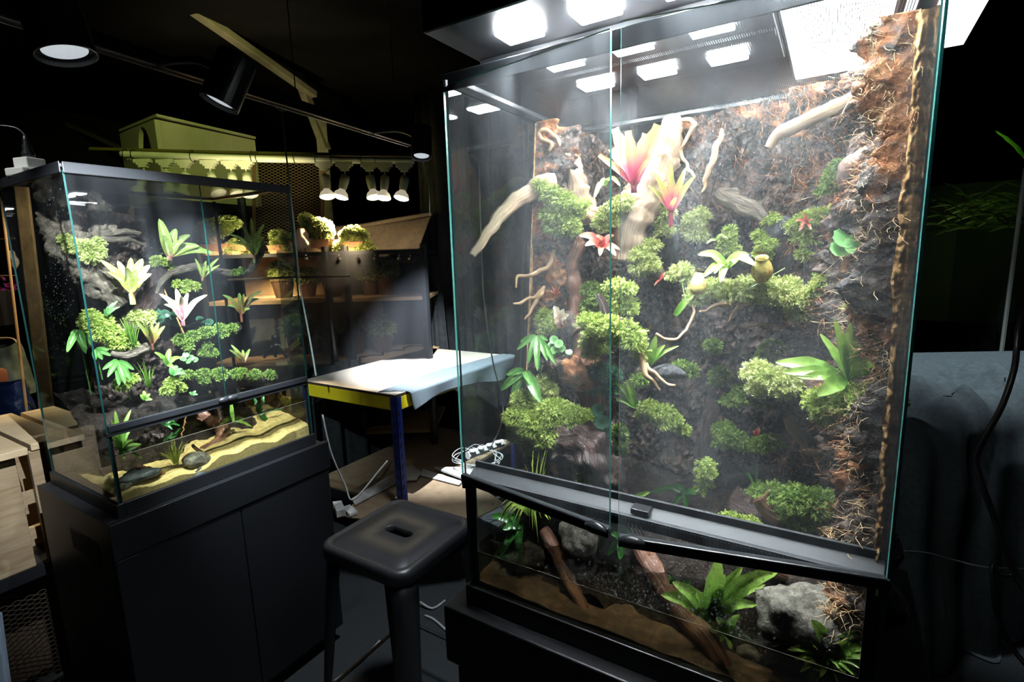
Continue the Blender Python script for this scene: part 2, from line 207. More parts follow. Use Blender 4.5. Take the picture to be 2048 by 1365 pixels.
# ------------------------------------------------------------------ mesh helpers
class B:
    def __init__(s): s.v = []; s.f = []; s.m = []; s.uv = []
    def vert(s, p, uv=(0, 0)): s.v.append(tuple(p)); s.uv.append(uv); return len(s.v)-1
    def face(s, idx, mi=0): s.f.append(tuple(idx)); s.m.append(mi)
    def box(s, lo, hi, mi=0, edge=None, axis=0, rot=None, uvs=1):
        """edge: material index of the four faces that are not square to axis"""
        b = len(s.v); c = (V(lo)+V(hi))/2
        for x in (lo[0], hi[0]):
            for y in (lo[1], hi[1]):
                for z in (lo[2], hi[2]):
                    p = V((x, y, z))
                    if rot: p = rot@(p-c)+c
                    s.vert(p, ((y if axis == 0 else x)*uvs, (y if axis == 2 else z)*uvs))
        for k, q in enumerate([(0, 1, 3, 2), (4, 6, 7, 5), (0, 4, 5, 1), (2, 3, 7, 6), (0, 2, 6, 4), (1, 5, 7, 3)]):
            s.face([b+i for i in q], mi if edge is None or k//2 == axis else edge)
        return s
    def tube(s, pts, rad, seg=8, mi=0, amp=0, nf=60, ridges=0, step=None, flat=1., cap=True, seed=0, jit=0):
        P, Rr = spline(pts, rad, step)
        NF = 60 if jit > .0045 else 28
        if jit: P = [p+V((noise.noise(p*NF+V((seed, 0, 0))), noise.noise(p*NF+V((0, seed, 3))), noise.noise(p*NF+V((5, 0, seed)))))*jit*min(1, i/3) for i, p in enumerate(P)]
        n = len(P); T = [(P[min(i+1, n-1)]-P[max(i-1, 0)]).normalized() for i in range(n)]
        up = V((0, 0, 1)) if abs(T[0].z) < .9 else V((1, 0, 0)); N = (up-T[0]*up.dot(T[0])).normalized()
        b = len(s.v); L = 0
        for i in range(n):
            if i: L += (P[i]-P[i-1]).length
            N = (N-T[i]*N.dot(T[i])); N = N.normalized() if N.length > 1e-6 else V((1, 0, 0)); Bn = T[i].cross(N)
            for k in range(seg):
                a = 2*PI*k/seg; d = N*math.cos(a)*flat+Bn*math.sin(a); r = Rr[i]
                if amp:
                    q = P[i]+d*r
                    r *= 1+amp*noise.fractal(q*nf+V((seed, 0, 0)), 1., 2., 3)+(amp*.8*noise.noise(V((math.cos(a)*ridges, math.sin(a)*ridges, L*12+seed))) if ridges else 0)
                s.vert(P[i]+d*r, (L*4, k/seg))
        for i in range(n-1):
            for k in range(seg):
                s.face((b+i*seg+k, b+i*seg+(k+1) % seg, b+(i+1)*seg+(k+1) % seg, b+(i+1)*seg+k), mi)
        if cap: s.face([b+k for k in range(seg)][::-1], mi); s.face([b+(n-1)*seg+k for k in range(seg)], mi)
        return s
    def lathe(s, prof, c, seg=24, mi=0, axis=V((0, 0, 1)), open_=True):
        axis = V(axis).normalized(); a0 = axis.orthogonal().normalized(); a1 = axis.cross(a0); b = len(s.v); c = V(c)
        for r, h in prof:
            for k in range(seg): a = 2*PI*k/seg; s.vert(c+axis*h+(a0*math.cos(a)+a1*math.sin(a))*r, (h, k/seg))
        for i in range(len(prof)-1):
            for k in range(seg): s.face((b+i*seg+k, b+i*seg+(k+1) % seg, b+(i+1)*seg+(k+1) % seg, b+(i+1)*seg+k), mi)
        return s
    def strap(s, path, width, N, fold=.15, wave=0, mi=0, prof=None, rows=10, phase=0, rag=0):
        """a leaf blade along path, N = the side it shows"""
        P, _ = spline(path, None, None, rows); n = len(P); b = len(s.v); N = V(N)
        for i in range(n):
            t = i/(n-1); T = (P[min(i+1, n-1)]-P[max(i-1, 0)]).normalized()
            sd = T.cross(N); sd = sd.normalized() if sd.length > 1e-6 else V((1, 0, 0)); nn = sd.cross(T).normalized()
            wd = width*(prof(t) if prof else (math.sin(PI*min(1, .12+t*.88))**.6 if t < .985 else .05))
            for k in range(5):
                u = k/2-1
                off = nn*(abs(u)*fold*wd+wave*wd*math.sin(t*22+phase)*abs(u)*(1 if u > 0 else -.8))
                rg = 1+(rag*math.sin(t*31+phase+u)*abs(u) if rag else 0)
                s.vert(P[i]+sd*(u*wd*.5*rg)+off, (t, k/4))
        for i in range(n-1):
            for k in range(4): s.face((b+i*5+k, b+i*5+k+1, b+(i+1)*5+k+1, b+(i+1)*5+k), mi)
        return s
    def grid(s, fn, nu, nv, mi=0, uvfn=None):
        b = len(s.v)
        for i in range(nu+1):
            for j in range(nv+1): u, v = i/nu, j/nv; s.vert(fn(u, v), uvfn(u, v) if uvfn else (u, v))
        for i in range(nu):
            for j in range(nv): a = b+i*(nv+1)+j; s.face((a, a+nv+1, a+nv+2, a+1), mi)
        return s
    def blob(s, c, r, amp=.25, nf=30, seg=14, mi=0, sq=(1, 1, 1), rot=None, seed=0, pit=0):
        c = V(c); b = len(s.v); nv_, nu_ = seg, seg*2
        for i in range(nv_+1):
            th = PI*i/nv_
            for k in range(nu_):
                a = 2*PI*k/nu_; d = V((math.sin(th)*math.cos(a), math.sin(th)*math.sin(a), math.cos(th)))
                q = V((d.x*sq[0], d.y*sq[1], d.z*sq[2]))
                if rot: q = rot@q
                rr = r*(1+amp*noise.fractal(q*r*nf+V((seed, seed*2, 0)), .9, 2., 4)-pit*max(0, noise.noise(q*r*nf*3+V((seed, 0, 0)))))
                s.vert(c+q*rr, (k/nu_, i/nv_))
        for i in range(nv_):
            for k in range(nu_): s.face((b+i*nu_+k, b+(i+1)*nu_+k, b+(i+1)*nu_+(k+1) % nu_, b+i*nu_+(k+1) % nu_), mi)
        return s
def spline(pts, rad=None, step=None, rows=None):
    pts = [V(p) for p in pts]; n = len(pts)
    if rad is not None and not hasattr(rad, '__len__'): rad = [rad]*n
    if rad is not None and len(rad) < n:
        rad = [rad[0]+(rad[-1]-rad[0])*i/(n-1) for i in range(n)] if len(rad) == 2 else list(rad)+[rad[-1]]*(n-len(rad))
    tot = sum((pts[i+1]-pts[i]).length for i in range(n-1))
    N = rows or max(n, int(tot/(step or max(.004, tot/60)))+1)
    out, ro = [], []
    for k in range(N):
        t = k/(N-1)*(n-1); i = min(int(t), n-2); f = t-i
        p0, p1, p2, p3 = pts[max(i-1, 0)], pts[i], pts[i+1], pts[min(i+2, n-1)]
        out.append(.5*((2*p1)+(p2-p0)*f+(2*p0-5*p1+4*p2-p3)*f*f+(3*p1-p0-3*p2+p3)*f**3))
        if rad is not None: ro.append(rad[i]+(rad[i+1]-rad[i])*f)
    return out, ro
def obj(name, b, mats, parent=None, smooth=False, bevel=0):
    me = bpy.data.meshes.new(name); me.from_pydata(b.v, [], b.f)
    if not isinstance(mats, (list, tuple)): mats = [mats]
    for m in mats: me.materials.append(M[m] if isinstance(m, str) else m)
    if len(mats) > 1: me.polygons.foreach_set('material_index', b.m)
    uvl = me.uv_layers.new(name='UVMap'); li = [0]*len(me.loops); me.loops.foreach_get('vertex_index', li)
    flat = [c for i in li for c in b.uv[i]]; uvl.data.foreach_set('uv', flat)
    if smooth: me.polygons.foreach_set('use_smooth', [True]*len(me.polygons))
    me.update()
    o = bpy.data.objects.new(name, me); C.objects.link(o)
    if parent:
        o.parent = parent; o.matrix_parent_inverse = parent.matrix_world.inverted()
    if bevel:
        md = o.modifiers.new('edge', 'BEVEL'); md.width = bevel; md.segments = 2; md.limit_method = 'ANGLE'
    return o
def tag(o, label, cat, group=None, kind=None):
    if label: o['label'] = label
    if cat: o['category'] = cat
    if group: o['group'] = group
    if kind: o['kind'] = kind
    return o
def thing(name, label, cat, loc=(0, 0, 0), group=None, rz=0):
    o = bpy.data.objects.new(name, None); C.objects.link(o); o.location = loc; o.rotation_euler = (0, 0, rz); o.empty_display_size = .05
    o.matrix_world = Matrix.Translation(V(loc))@Matrix.Rotation(rz, 4, 'Z')
    return tag(o, label, cat, group)
def struct(name, b, m, **k):
    o = obj(name, b, m, **k); o['kind'] = 'structure'; return o
def bx(lo, hi, **k): return B().box(lo, hi, **k)
def ro(p, q): return [V(p), V(q)]
# ------------------------------------------------------------------ room
struct('floor', bx((-1.5, -3, -.05), (6.6, 7, 0)), 'floor')
struct('ceiling', bx((-1.5, -3, 3.05), (6.6, 7, 3.1)), 'wall')
struct('wall_back', bx((6.5, -3, 0), (6.6, 7, 3.05)), 'wall')
struct('wall_left', bx((-1.5, 6.9, 0), (6.5, 7, 3.05)), 'wall')
struct('wall_right', bx((-1.5, -3, 0), (6.5, -2.9, 3.05)), 'wall')
struct('wall_front', bx((-1.5, -2.9, 0), (-1.4, 6.9, 3.05)), 'wall')

# ------------------------------------------------------------------ glass terrariums (60 x 45 x 90 cm)
def pane(name, lo, hi, axis, parent, m='glass', edge='edge'):
    return obj(name, bx(lo, hi, axis=axis, edge=1), [m, edge], parent)
BX0, BX1, BY0, BY1, BZ0, BZM, BZ1 = .671, 1.115, -.078, .522, .855, 1.08, 1.709
SX0, SX1, SY0, SY1, SZ0, SZM, SZ1 = .521, 1.121, 1.548, 1.992, .827, 1.043, 1.681
G = .004
def lid_and_base(root, x0, x1, y0, y1, z0, z1, fr, meshside):
    w_ = .016
    b = B()
    for lo, hi in (((x0-.004, y0-.004, z1+.001), (x0+w_, y1+.004, z1+.010)), ((x1-w_, y0-.004, z1+.001), (x1+.004, y1+.004, z1+.010)),
                   ((x0+w_, y0-.004, z1+.001), (x1-w_, y0+w_, z1+.010)), ((x0+w_, y1-w_, z1+.001), (x1-w_, y1+.004, z1+.010))): b.box(lo, hi)
    for lo, hi in (((x0-.007, y0-.007, z1-.012), (x0-.004, y1+.007, z1+.014)), ((x0, y0-.007, z1-.012), (x1, y0-.004, z1+.014))): b.box(lo, hi)
    lf = obj('lid_frame', b, 'lid', root, bevel=.0015)
    g = B(); g.v = [(x0+w_, y0+w_, z1+.004), (x1-w_, y0+w_, z1+.004), (x1-w_, y1-w_, z1+.004), (x0+w_, y1-w_, z1+.004)]
    g.uv = [(p[0], p[1]) for p in g.v]; g.face((0, 1, 2, 3))
    obj('lid_mesh', g, 'lidmesh', lf)
    b = B()
    for lo, hi in (((x0-.006, y0-.006, z0-.028), (x0+.012, y1+.006, z0+.01)), ((x1-.012, y0-.006, z0-.028), (x1+.006, y1+.006, z0+.01)),
                   ((x0+.012, y0-.006, z0-.028), (x1-.012, y0+.012, z0+.01)), ((x0+.012, y1-.012, z0-.028), (x1-.012, y1+.006, z0+.01)), ((x0+.01, y0+.01, z0-.02), (x1-.01, y1-.01, z0-.004))): b.box(lo, hi)
    obj('base_frame', b, 'black', root, bevel=.002)
# --- near tank: front faces -X
tank = thing('glass_terrarium', 'large open-fronted glass terrarium with misty mossy jungle inside, on low black cabinet in front', 'terrarium', (.9, .22, BZ0-.028))
lid_and_base(tank, BX0, BX1, BY0, BY1, BZ0, BZ1, None, None)
pane('left_pane', (BX0, BY1-G, BZ0), (BX1, BY1, BZ1-.005), 1, tank, 'glass_m')
pane('right_pane', (BX0, BY0, BZ0), (BX1, BY0+.006, BZ1-.005), 1, tank, 'glass_m')
pane('back_pane', (BX1-G, BY0+.006, BZ0), (BX1, BY1-G, BZ1-.005), 0, tank)
pane('front_lower_pane', (BX0, BY0+.006, BZ0), (BX0+G, BY1-G, BZM-.02), 0, tank)
for y0, y1 in ((BY1-.018, BY1-G), (BY0+.006, BY0+.02)):
    obj('corner_seam', bx((BX0+G, y0, BZ0+.01), (BX0+.008, y1, BZM-.02)), 'seam', tank)
# ventilation sill under the doors: upright face, sloping louvre strip, rear lip
b = B()
b.box((BX0-.004, BY0, BZM-.022), (BX0+.004, BY1, BZM-.006))
b.box((BX0+.024, BY0+.008, BZM-.004), (BX0+.029, BY1-.006, BZM+.012))
k = len(b.v)
for y in (BY0+.006, BY1-.005):
    for p in ((BX0+.003, BZM-.010), (BX0+.026, BZM+.002), (BX0+.026, BZM-.003), (BX0+.003, BZM-.016)): b.vert((p[0], y, p[1]))
for q in ((0, 1, 5, 4), (1, 2, 6, 5), (2, 3, 7, 6), (3, 0, 4, 7)): b.face([k+i for i in q])
sill = obj('ventilation_sill', b, 'sillm', tank, bevel=.0008)
b = B()
for i in range(118):
    y = BY0+.02+i*.0048
    b.box((BX0-.0052, y, BZM-.020), (BX0-.0038, y+.0022, BZM-.009))
obj('vent_louvre', b, 'black', sill)
b = B(); b.box((BX0+.002, .200, BZM-.004), (BX0+.022, .226, BZM+.004))
for i in range(4): b.tube([(BX0-.006, .203+.006*i, BZM-.028), (BX0-.008, .206+.006*i, BZM-.022), (BX0-.006, .209+.006*i, BZM-.016)], .0012, 6)
obj('door_latch', b, 'black', sill, bevel=.001)
# doors, ajar towards the viewer
def door(hinge_y, ang, sgn, Wd):
    z0, z1 = BZM-.006, BZ1-.004
    o = bpy.data.objects.new('door', None); C.objects.link(o); o.empty_display_size = .05
    T = Matrix.Translation((BX0-.005, hinge_y, 0))@Matrix.Rotation(ang, 4, 'Z'); o.parent = tank
    o.matrix_parent_inverse = tank.matrix_world.inverted(); o.matrix_world = T
    def put(name, b, m, **k):
        q = obj(name, b, m, **k); q.parent = o; return q
    lo, hi = sorted((0, sgn*Wd))
    put('door_glass', bx((-.002, lo, z0), (.002, hi, z1), axis=0, edge=1), ['glass_h', 'edge2'])
    put('door_trim', bx((-.006, lo, z0-.010), (.005, hi, z0+.005)), 'lid', bevel=.002)
    tip = sgn*(Wd-.018)
    b = B().blob((-.009, tip, z0+.002), .016, 0, seg=8, sq=(.5, 1.1, .55))
    put('door_pull', b, 'lid', smooth=True)
    put('hinge_pin', B().tube([(0, sgn*.004, z0-.02), (0, sgn*.004, z0)], .005, 8), 'lid')
    put('hinge_pin', B().tube([(0, sgn*.004, z1-.002), (0, sgn*.004, z1+.008)], .005, 8), 'lid')
    return o
dl = onz(1220, 1062, BZM-.006); dr = onz(1243, 1078, BZM-.006)
door(BY1, -math.atan2(BX0-.005-dl.x, BY1-dl.y), -1, (V((BX0-.005, BY1, 0))-V((dl.x, dl.y, 0))).length)
door(BY0+.004, math.atan2(BX0-.005-dr.x, dr.y-BY0), 1, (V((BX0-.005, BY0, 0))-V((dr.x, dr.y, 0))).length)
# water, sand in near tank
WZ = .932
b = B().grid(lambda u, v: V((BX0+.005+u*.42, BY0+.008+v*.585, .863+.006*u+.006*noise.noise(V((u*4, v*5, 3)))+.012*v+.004*noise.noise(V((u*20, v*20, 0))))), 40, 50)
tag(obj('sand_bed', b, 'sandb', smooth=True), 'brown sand covering the bottom under water in near terrarium', 'sand', kind='stuff')
def waterbox(name, lo, hi, label, front_axis, sidem):
    b = B().box(lo, hi); b.m = [2, 2, 2, 2, 2, 0]
    for i, f in enumerate(b.f): b.m[i] = 1
    b.m[5] = 0
    e = .0005; x0, y0, z1 = lo[0], lo[1], hi[2]
    if front_axis == 0: b.box((x0-e*.2, y0, z1-e), (x0+e, hi[1], z1+e), 2)
    else: b.box((x0, y0-e*.2, z1-e), (hi[0], y0+e, z1+e), 2)
    return tag(obj(name, b, ['water', sidem, 'meniscus']), label, 'water', kind='stuff')
waterbox('tank_water', (BX0+.0045, BY0+.0065, BZ0+.002), (BX1-.01, BY1-.0045, WZ), 'dark clear shallow water in bottom of near terrarium', 0, 'waterside')
# cabinet under near tank
cab = thing('black_cabinet', 'low black cabinet with overhanging top block carrying the large near terrarium', 'cabinet', (.9, .2, 0))
obj('top_slab', bx((.640, -.16, .715), (1.16, .561, .827)), 'matte', cab, bevel=.003)
obj('carcass', bx((.665, -.14, .04), (1.14, .545, .712)), 'matte', cab, bevel=.002)
for y0, y1 in ((-.135, .199), (.203, .541)): obj('door', bx((.648, y0, .06), (.664, y1, .705)), 'matte', cab, bevel=.002)
obj('plinth', bx((.69, -.12, 0), (1.12, .53, .04)), 'matte', cab)
# --- far tank: front faces -Y
tk2 = thing('glass_terrarium', 'smaller-looking glass terrarium with bromeliads and yellow sand on tall black cabinet at left', 'terrarium', (.82, 1.77, SZ0-.028))
lid_and_base(tk2, SX0, SX1, SY0, SY1, SZ0, SZ1, None, None)
pane('left_pane', (SX0, SY0, SZ0), (SX0+G, SY1, SZ1-.005), 0, tk2, 'glass_m', edge='edge3')
pane('right_pane', (SX1-G, SY0, SZ0), (SX1, SY1, SZ1-.005), 0, tk2, edge='edge3')
pane('back_pane', (SX0+G, SY1-G, SZ0), (SX1-G, SY1, SZ1-.005), 1, tk2, edge='edge3')
pane('front_lower_pane', (SX0+G, SY0, SZ0), (SX1-G, SY0+G, SZM-.02), 1, tk2, edge='edge3')
XM = (SX0+SX1)/2+.012
for x0, x1 in ((SX0+G, XM-.001), (XM+.001, SX1-G)):
    d = bpy.data.objects.new('door', None); C.objects.link(d); d.parent = tk2; d.matrix_parent_inverse = tk2.matrix_world.inverted()
    pane('door_glass', (x0, SY0, SZM-.004), (x1, SY0+.0035, SZ1-.005), 1, d, 'glass_m', 'edge3')
    obj('door_trim', bx((x0, SY0-.006, SZM-.012), (x1, SY0+.004, SZM+.006)), 'lid', d, bevel=.002)
    xp = x1-.012 if x0 < .6 else x0+.012
    obj('door_pull', B().blob((xp, SY0-.010, SZM-.001), .013, 0, seg=8, sq=(1.3, .6, .7)), 'lid', d, smooth=True)
obj('ventilation_sill', bx((SX0, SY0-.002, SZM-.024), (SX1, SY0+.024, SZM-.013)), 'lid', tk2, bevel=.001)
for x0, x1 in ((SX0+G, SX0+.012), (SX1-.012, SX1-G)): obj('corner_seam', bx((x0, SY0+G, SZ0+.01), (x1, SY0+.009, SZM-.02)), 'seam', tk2)
obj('corner_seam', bx((SX1-.012, SY1-.012, SZ0+.01), (SX1-G, SY1-G, SZ1-.004)), 'seam', tk2)
def sandlvl(u): return .848+.022*u+.007*math.sin(u*13+.6)+.005*math.sin(u*31)
b = B().grid(lambda u, v: V((SX0+.005+u*.59, SY0+.0045+v*.43, sandlvl(u)+.07*v*(.35+.65*u)+.006*noise.noise(V((u*12, v*9, 1)))+.003*noise.noise(V((u*50, v*40, 1))))), 110, 60)
b.grid(lambda u, v: V((SX0+.005+u*.59, SY0+.0045, SZ0+.002+(sandlvl(u)+.006*noise.noise(V((u*12, 0, 1)))-SZ0-.002)*v)), 110, 3)
tag(obj('sand_bed', b, 'sandy', smooth=True), 'bright yellow sand under water in far left terrarium', 'sand', kind='stuff')
WZ2 = .962
waterbox('tank_water', (SX0+.0045, SY0+.0045, SZ0+.002), (SX1-.0045, SY1-.0045, WZ2), 'clear yellowish water over the sand in far left terrarium', 1, 'watery')
cab2 = thing('black_cabinet', 'tall plain black cabinet with two doors under the far left terrarium', 'cabinet', (.82, 1.77, 0))
CZ = SZ0-.028
obj('carcass', bx((.487, 1.545, .05), (1.150, 2.02, CZ)), 'matte', cab2, bevel=.002)
obj('top_slab', bx((.484, 1.520, CZ-.10), (1.162, 1.544, CZ)), 'matte', cab2, bevel=.002)
for x0, x1 in ((.487, .82), (.823, 1.155)): obj('door', bx((x0, 1.524, .06), (x1, 1.543, CZ-.104)), 'matte', cab2, bevel=.002)
obj('plinth', bx((.50, 1.56, 0), (1.14, 2.0, .05)), 'matte', cab2)
obj('cable_hole', bx((.4855, 1.62, .66), (.4875, 1.80, .72)), 'hole', cab2)
# ------------------------------------------------------------------ LED lamp over near tank
lamp = thing('led_grow_lamp', 'flat black grow lamp with rows of white square lights above near terrarium lid', 'lamp', (.83, .2, 1.72))
LZ = 1.752
obj('housing', bx((.60, .085, LZ+.004), (1.02, .505, LZ+.05)), 'matte', lamp, bevel=.004)
for X in (.676, .816, .951):
    for i in range(3):
        Y = .392-i*.1135
        t = obj('light_tile', bx((X-.022, Y-.029, LZ-.002), (X+.022, Y+.029, LZ+.003)), 'led', lamp, bevel=.006)
for i, (x, y) in enumerate(((.70, .30), (.82, .18), (.90, .33), (.78, .02), (.675, .385))): spot_light('tile_beam', (x, y, LZ-.006), (x+(.84-x)*.5, y+(.20-y)*.3, .9) if y < .38 else (.71, .42, .9), BEAM, (.93, .97, 1), 1.25, .7, .025)
for X in (.745, .885): obj('housing_rib', bx((X-.012, .09, LZ-.001), (X+.012, .50, LZ+.004)), 'lid', lamp)
for x, y in ((.64, .47), (.98, .47), (.64, .12), (.98, .12)): obj('hanging_wire', B().tube([(x, y, LZ+.045), (x, y, 3.05)], .0012, 5), 'chrome', lamp)
lamp2 = thing('led_grow_lamp', 'glaring white lit panel lamp over right side of near terrarium lid', 'lamp', (.9, .02, 1.72))
obj('diffuser', bx((.60, -.048, LZ-.004), (1.13, .078, LZ+.002)), 'panel', lamp2)
obj('housing', bx((.595, -.053, LZ+.003), (1.135, .083, LZ+.05)), 'matte', lamp2, bevel=.003)
for x, y in ((.62, 0), (1.10, 0)): obj('hanging_wire', B().tube([(x, y, LZ+.045), (x, y, 3.05)], .0012, 5), 'chrome', lamp2)
b = B()
for x, y in ((.70, -.062), (1.13, -.062), (1.13, -.155), (.90, -.150), (.70, -.128)):
    for z in (1.756, 1.762): b.vert((x, y, z))
for i in range(5): k2 = (i+1) % 5; b.face((2*i, 2*k2, 2*k2+1, 2*i+1))
b.face((8, 6, 4, 2, 0)); b.face((1, 3, 5, 7, 9))
obj('added_glow_wing', b, 'glow_wing', lamp2)  # glowing wing added to whiten this corner, no real lamp part
obj_c = B().tube([far(932, 48, .80), far(950, 70, .81), far(965, 90, .82), far(1000, 110, .84)], .0012, 6)
tag(obj('lamp_wire', obj_c, 'black'), 'thin dark wire looping over the black lamp housing', 'wire')
# ------------------------------------------------------------------ stool
st = thing('metal_stool', 'black sheet metal stool with slotted square seat in the middle', 'stool', (1.015, 1.045, 0))
def seat():
    b = B(); cx, cyy, hw, R_ = 1.015, 1.045, .165, .045
    def ring(h, r, z, n=10):
        pts = []
        for qx, qy, a0 in ((1, 1, 0), (-1, 1, PI/2), (-1, -1, PI), (1, -1, 1.5*PI)):
            for i in range(n+1):
                a = a0+PI/2*i/n; pts.append((cx+qx*(h-r)+r*math.cos(a), cyy+qy*(h-r)+r*math.sin(a), z))
        return [b.vert(p) for p in pts]
    sl = []
    for i in range(44):     # slot ring, matching vertex count
        a = 2*PI*(i+.5)/44+0.0; x, y = math.cos(a), math.sin(a)
        sl.append((cx+.016*x, cyy+.016*y+(.032 if y > 0 else -.032)))
    rings = [[b.vert((p[0], p[1], z)) for p in sl] for z in (.632, .6485)]
    rings.append([b.vert((cx+(p[0]-cx)*1.12, cyy+(p[1]-cyy)*1.06, .650)) for p in sl])
    for h, r, z in ((.138, .03, .650), (.141, .032, .6475), (.144, .034, .6475), (.148, .036, .6515), (.156, .040, .6515), (.163, .044, .647), (.1665, .047, .638), (.1665, .047, .612), (.163, .045, .610)):
        rings.append(ring(h, r, z))
    for a, c in zip(rings, rings[1:]):
        for i in range(44): b.face((a[i], a[(i+1) % 44], c[(i+1) % 44], c[i]))
    return b
obj('seat', seat(), 'satin', st, smooth=True)
for sx in (-1, 1):
    for sy in (-1, 1):
        b = B(); c = V((1.015, 1.045, 0)); n = 8
        def cr(z, k, wid): # L shaped folded sheet leg with rounded fold
            o = V((sx*k, sy*k, z)); return [c+o+V(p) for p in ((-sx*wid, 0, 0), (-sx*wid*.4, sy*.003, 0), (-sx*.012, 0, 0), (-sx*.004, -sy*.004, 0), (0, -sy*.012, 0), (sx*.003, -sy*wid*.4, 0), (0, -sy*wid, 0))]
        rows = [cr(z, .150+.045*(1-z/.63), .062-.035*(1-z/.63)) for z in [i*.615/10 for i in range(11)]]
        ids = [[b.vert(p) for p in r] for r in rows]
        for a, d in zip(ids, ids[1:]):
            for i in range(6): b.face((a[i], a[i+1], d[i+1], d[i]))
        lg = obj('leg', b, 'satin', st, smooth=True); md = lg.modifiers.new('t', 'SOLIDIFY'); md.thickness = .003
b = B()
for s1, s2 in (((-1, -1), (1, -1)), ((1, -1), (1, 1)), ((1, 1), (-1, 1)), ((-1, 1), (-1, -1))):
    k = .182; b.tube([(1.015+s1[0]*k*.95, 1.045+s1[1]*k*.95, .17), (1.015+s2[0]*k*.95, 1.045+s2[1]*k*.95, .17)], .006, 6)
obj('brace', b, 'satin', st)
# ------------------------------------------------------------------ work table of slotted shelving
TX0, TX1, TY0, TY1, TZ = 1.60, 2.58, 1.61, 2.255, .85
tb = thing('shelving_table', 'boltless shelving table with pale board top, yellow beams and blue slotted posts', 'table', (2.1, 1.93, 0))
obj('table_top', bx((TX0, TY0, TZ-.012), (TX1, TY1, TZ), edge=1, axis=2), ['boardtop', 'boardedge'], tb)
for lo, hi in (((TX0, TY0+.03, TZ-.075), (TX0+.02, TY1-.03, TZ-.013)), ((TX1-.02, TY0+.03, TZ-.075), (TX1, TY1-.03, TZ-.013)), ((TX0+.03, TY0, TZ-.075), (TX1-.03, TY0+.02, TZ-.013)), ((TX0+.03, TY1-.02, TZ-.075), (TX1-.03, TY1, TZ-.013))):
    obj('beam', bx(lo, hi), 'yellow', tb, bevel=.003)
for x, sx in ((TX0-.002, 1), (TX1+.002, -1)):
    for y, sy in ((TY0-.002, 1), (TY1+.002, -1)):
        b = B(); l, h = sorted((x, x+sx*.035)), sorted((y, y+sy*.035))
        b.box((l[0], min(y, y+sy*.0025), 0), (l[1], max(y, y+sy*.0025), TZ-.013)); b.box((min(x, x+sx*.0025), h[0], 0), (max(x, x+sx*.0025), h[1], TZ-.013))
        p = obj('post', b, 'blue', tb)
        b = B()
        for i in range(16):
            z = .05+i*.05
            for dz in (0, .012):
                b.box((x+sx*(.012+dz*.3)-.004, y-sy*.0006-.0003, z+dz), (x+sx*(.012+dz*.3)+.004, y-sy*.0006+.0003, z+dz+.010))
                b.box((x-sx*.0006-.0003, y+sy*(.016+dz*.3)-.004, z+dz), (x-sx*.0006+.0003, y+sy*(.016+dz*.3)+.004, z+dz+.010))
        obj('perforation', b, 'hole', p)['kind'] = 'stuff'
obj('lower_shelf', bx((TX0+.01, TY0+.01, .30), (TX1-.01, TY1-.01, .312)), 'card', tb)
for lo, hi in (((TX0, TY0+.03, .25), (TX0+.015, TY1-.03, .30)), ((TX0+.03, TY0, .25), (TX1-.03, TY0+.015, .30))): obj('beam', bx(lo, hi), 'matte', tb)
# towel on the table: lies on top, rolls over the front right edge (Y = TY0)
def towel(u, v):
    x0 = 1.70+.87*u+.02*math.sin(v*4); 
    L = .22*v; flat = .105+.03*math.sin(u*5)
    xx = x0-.10*(1-v)*(1-u)
    if L < flat: p = V((xx, TY0+flat-L-.01*math.sin(u*7), TZ+.004+.007*abs(noise.noise(V((u*7, v*6, 2))))))
    else:
        a = min((L-flat)/.025, PI/2); r = .016; p = V((xx, TY0-.003-r*math.sin(a)+0, TZ+.004-r+r*math.cos(a)))
        rest = max(0, L-flat-.025*PI/2); p.z -= rest; p.y -= .012*math.sin(u*16+1)*rest/.1+.006
    return p
o = tag(obj('grey_towel', B().grid(towel, 70, 60), 'towel', smooth=True), 'grey-blue microfibre towel draped over front edge of the pale table', 'towel')
md = o.modifiers.new('t', 'SOLIDIFY'); md.thickness = .005; md.offset = 1
# cardboard scraps on the lower shelf
def slab(name, px, z, th, m, label, cat='cardboard', group=None, holes=0):
    pts = [onz(x, y, z) for x, y in px]; b = B(); n = len(pts)
    lo = [b.vert(p) for p in pts]; hi = [b.vert(p+V((0, 0, th))) for p in pts]
    b.face(lo[::-1]); b.face(hi)
    for i in range(n): b.face((lo[i], lo[(i+1) % n], hi[(i+1) % n], hi[i]))
    return tag(obj(name, b, m), label, cat, group)
slab('cardboard_sheet', [(690, 1035), (720, 990), (830, 935), (935, 960), (1010, 1010), (930, 1050), (840, 1060)], .313, .006, 'card', 'large brown cardboard sheet lying under the blue-legged table')
slab('cardboard_strip', [(703, 1000), (710, 1012), (815, 955), (833, 938), (826, 930), (798, 942)], .325, .006, 'cardw', 'pale perforated cardboard strip beside front blue post')
slab('cardboard_strip', [(846, 940), (925, 965), (918, 972), (880, 962), (840, 952)], .325, .005, 'cardw', 'narrow grey cardboard strip right of the front blue post')
slab('cardboard_strip', [(790, 945), (822, 935), (842, 945), (832, 962), (812, 962)], .332, .005, 'cardw', 'small folded grey card scrap behind front blue post')
slab('cardboard_strip', [(666, 1016), (684, 1014), (692, 1032), (674, 1036)], .330, .03, 'cardw', 'tiny white card block at left end of the cardboard sheet')
slab('cardboard_strip', [(684, 1020), (700, 1014), (716, 1028), (700, 1034)], .325, .012, 'cardw', 'small white card flap next to the tiny card block')
slab('cardboard_strip', [(868, 938), (935, 938), (1000, 962), (1000, 980), (925, 960)], .335, .01, 'cardw', 'tan card edge below the coiled white cable')
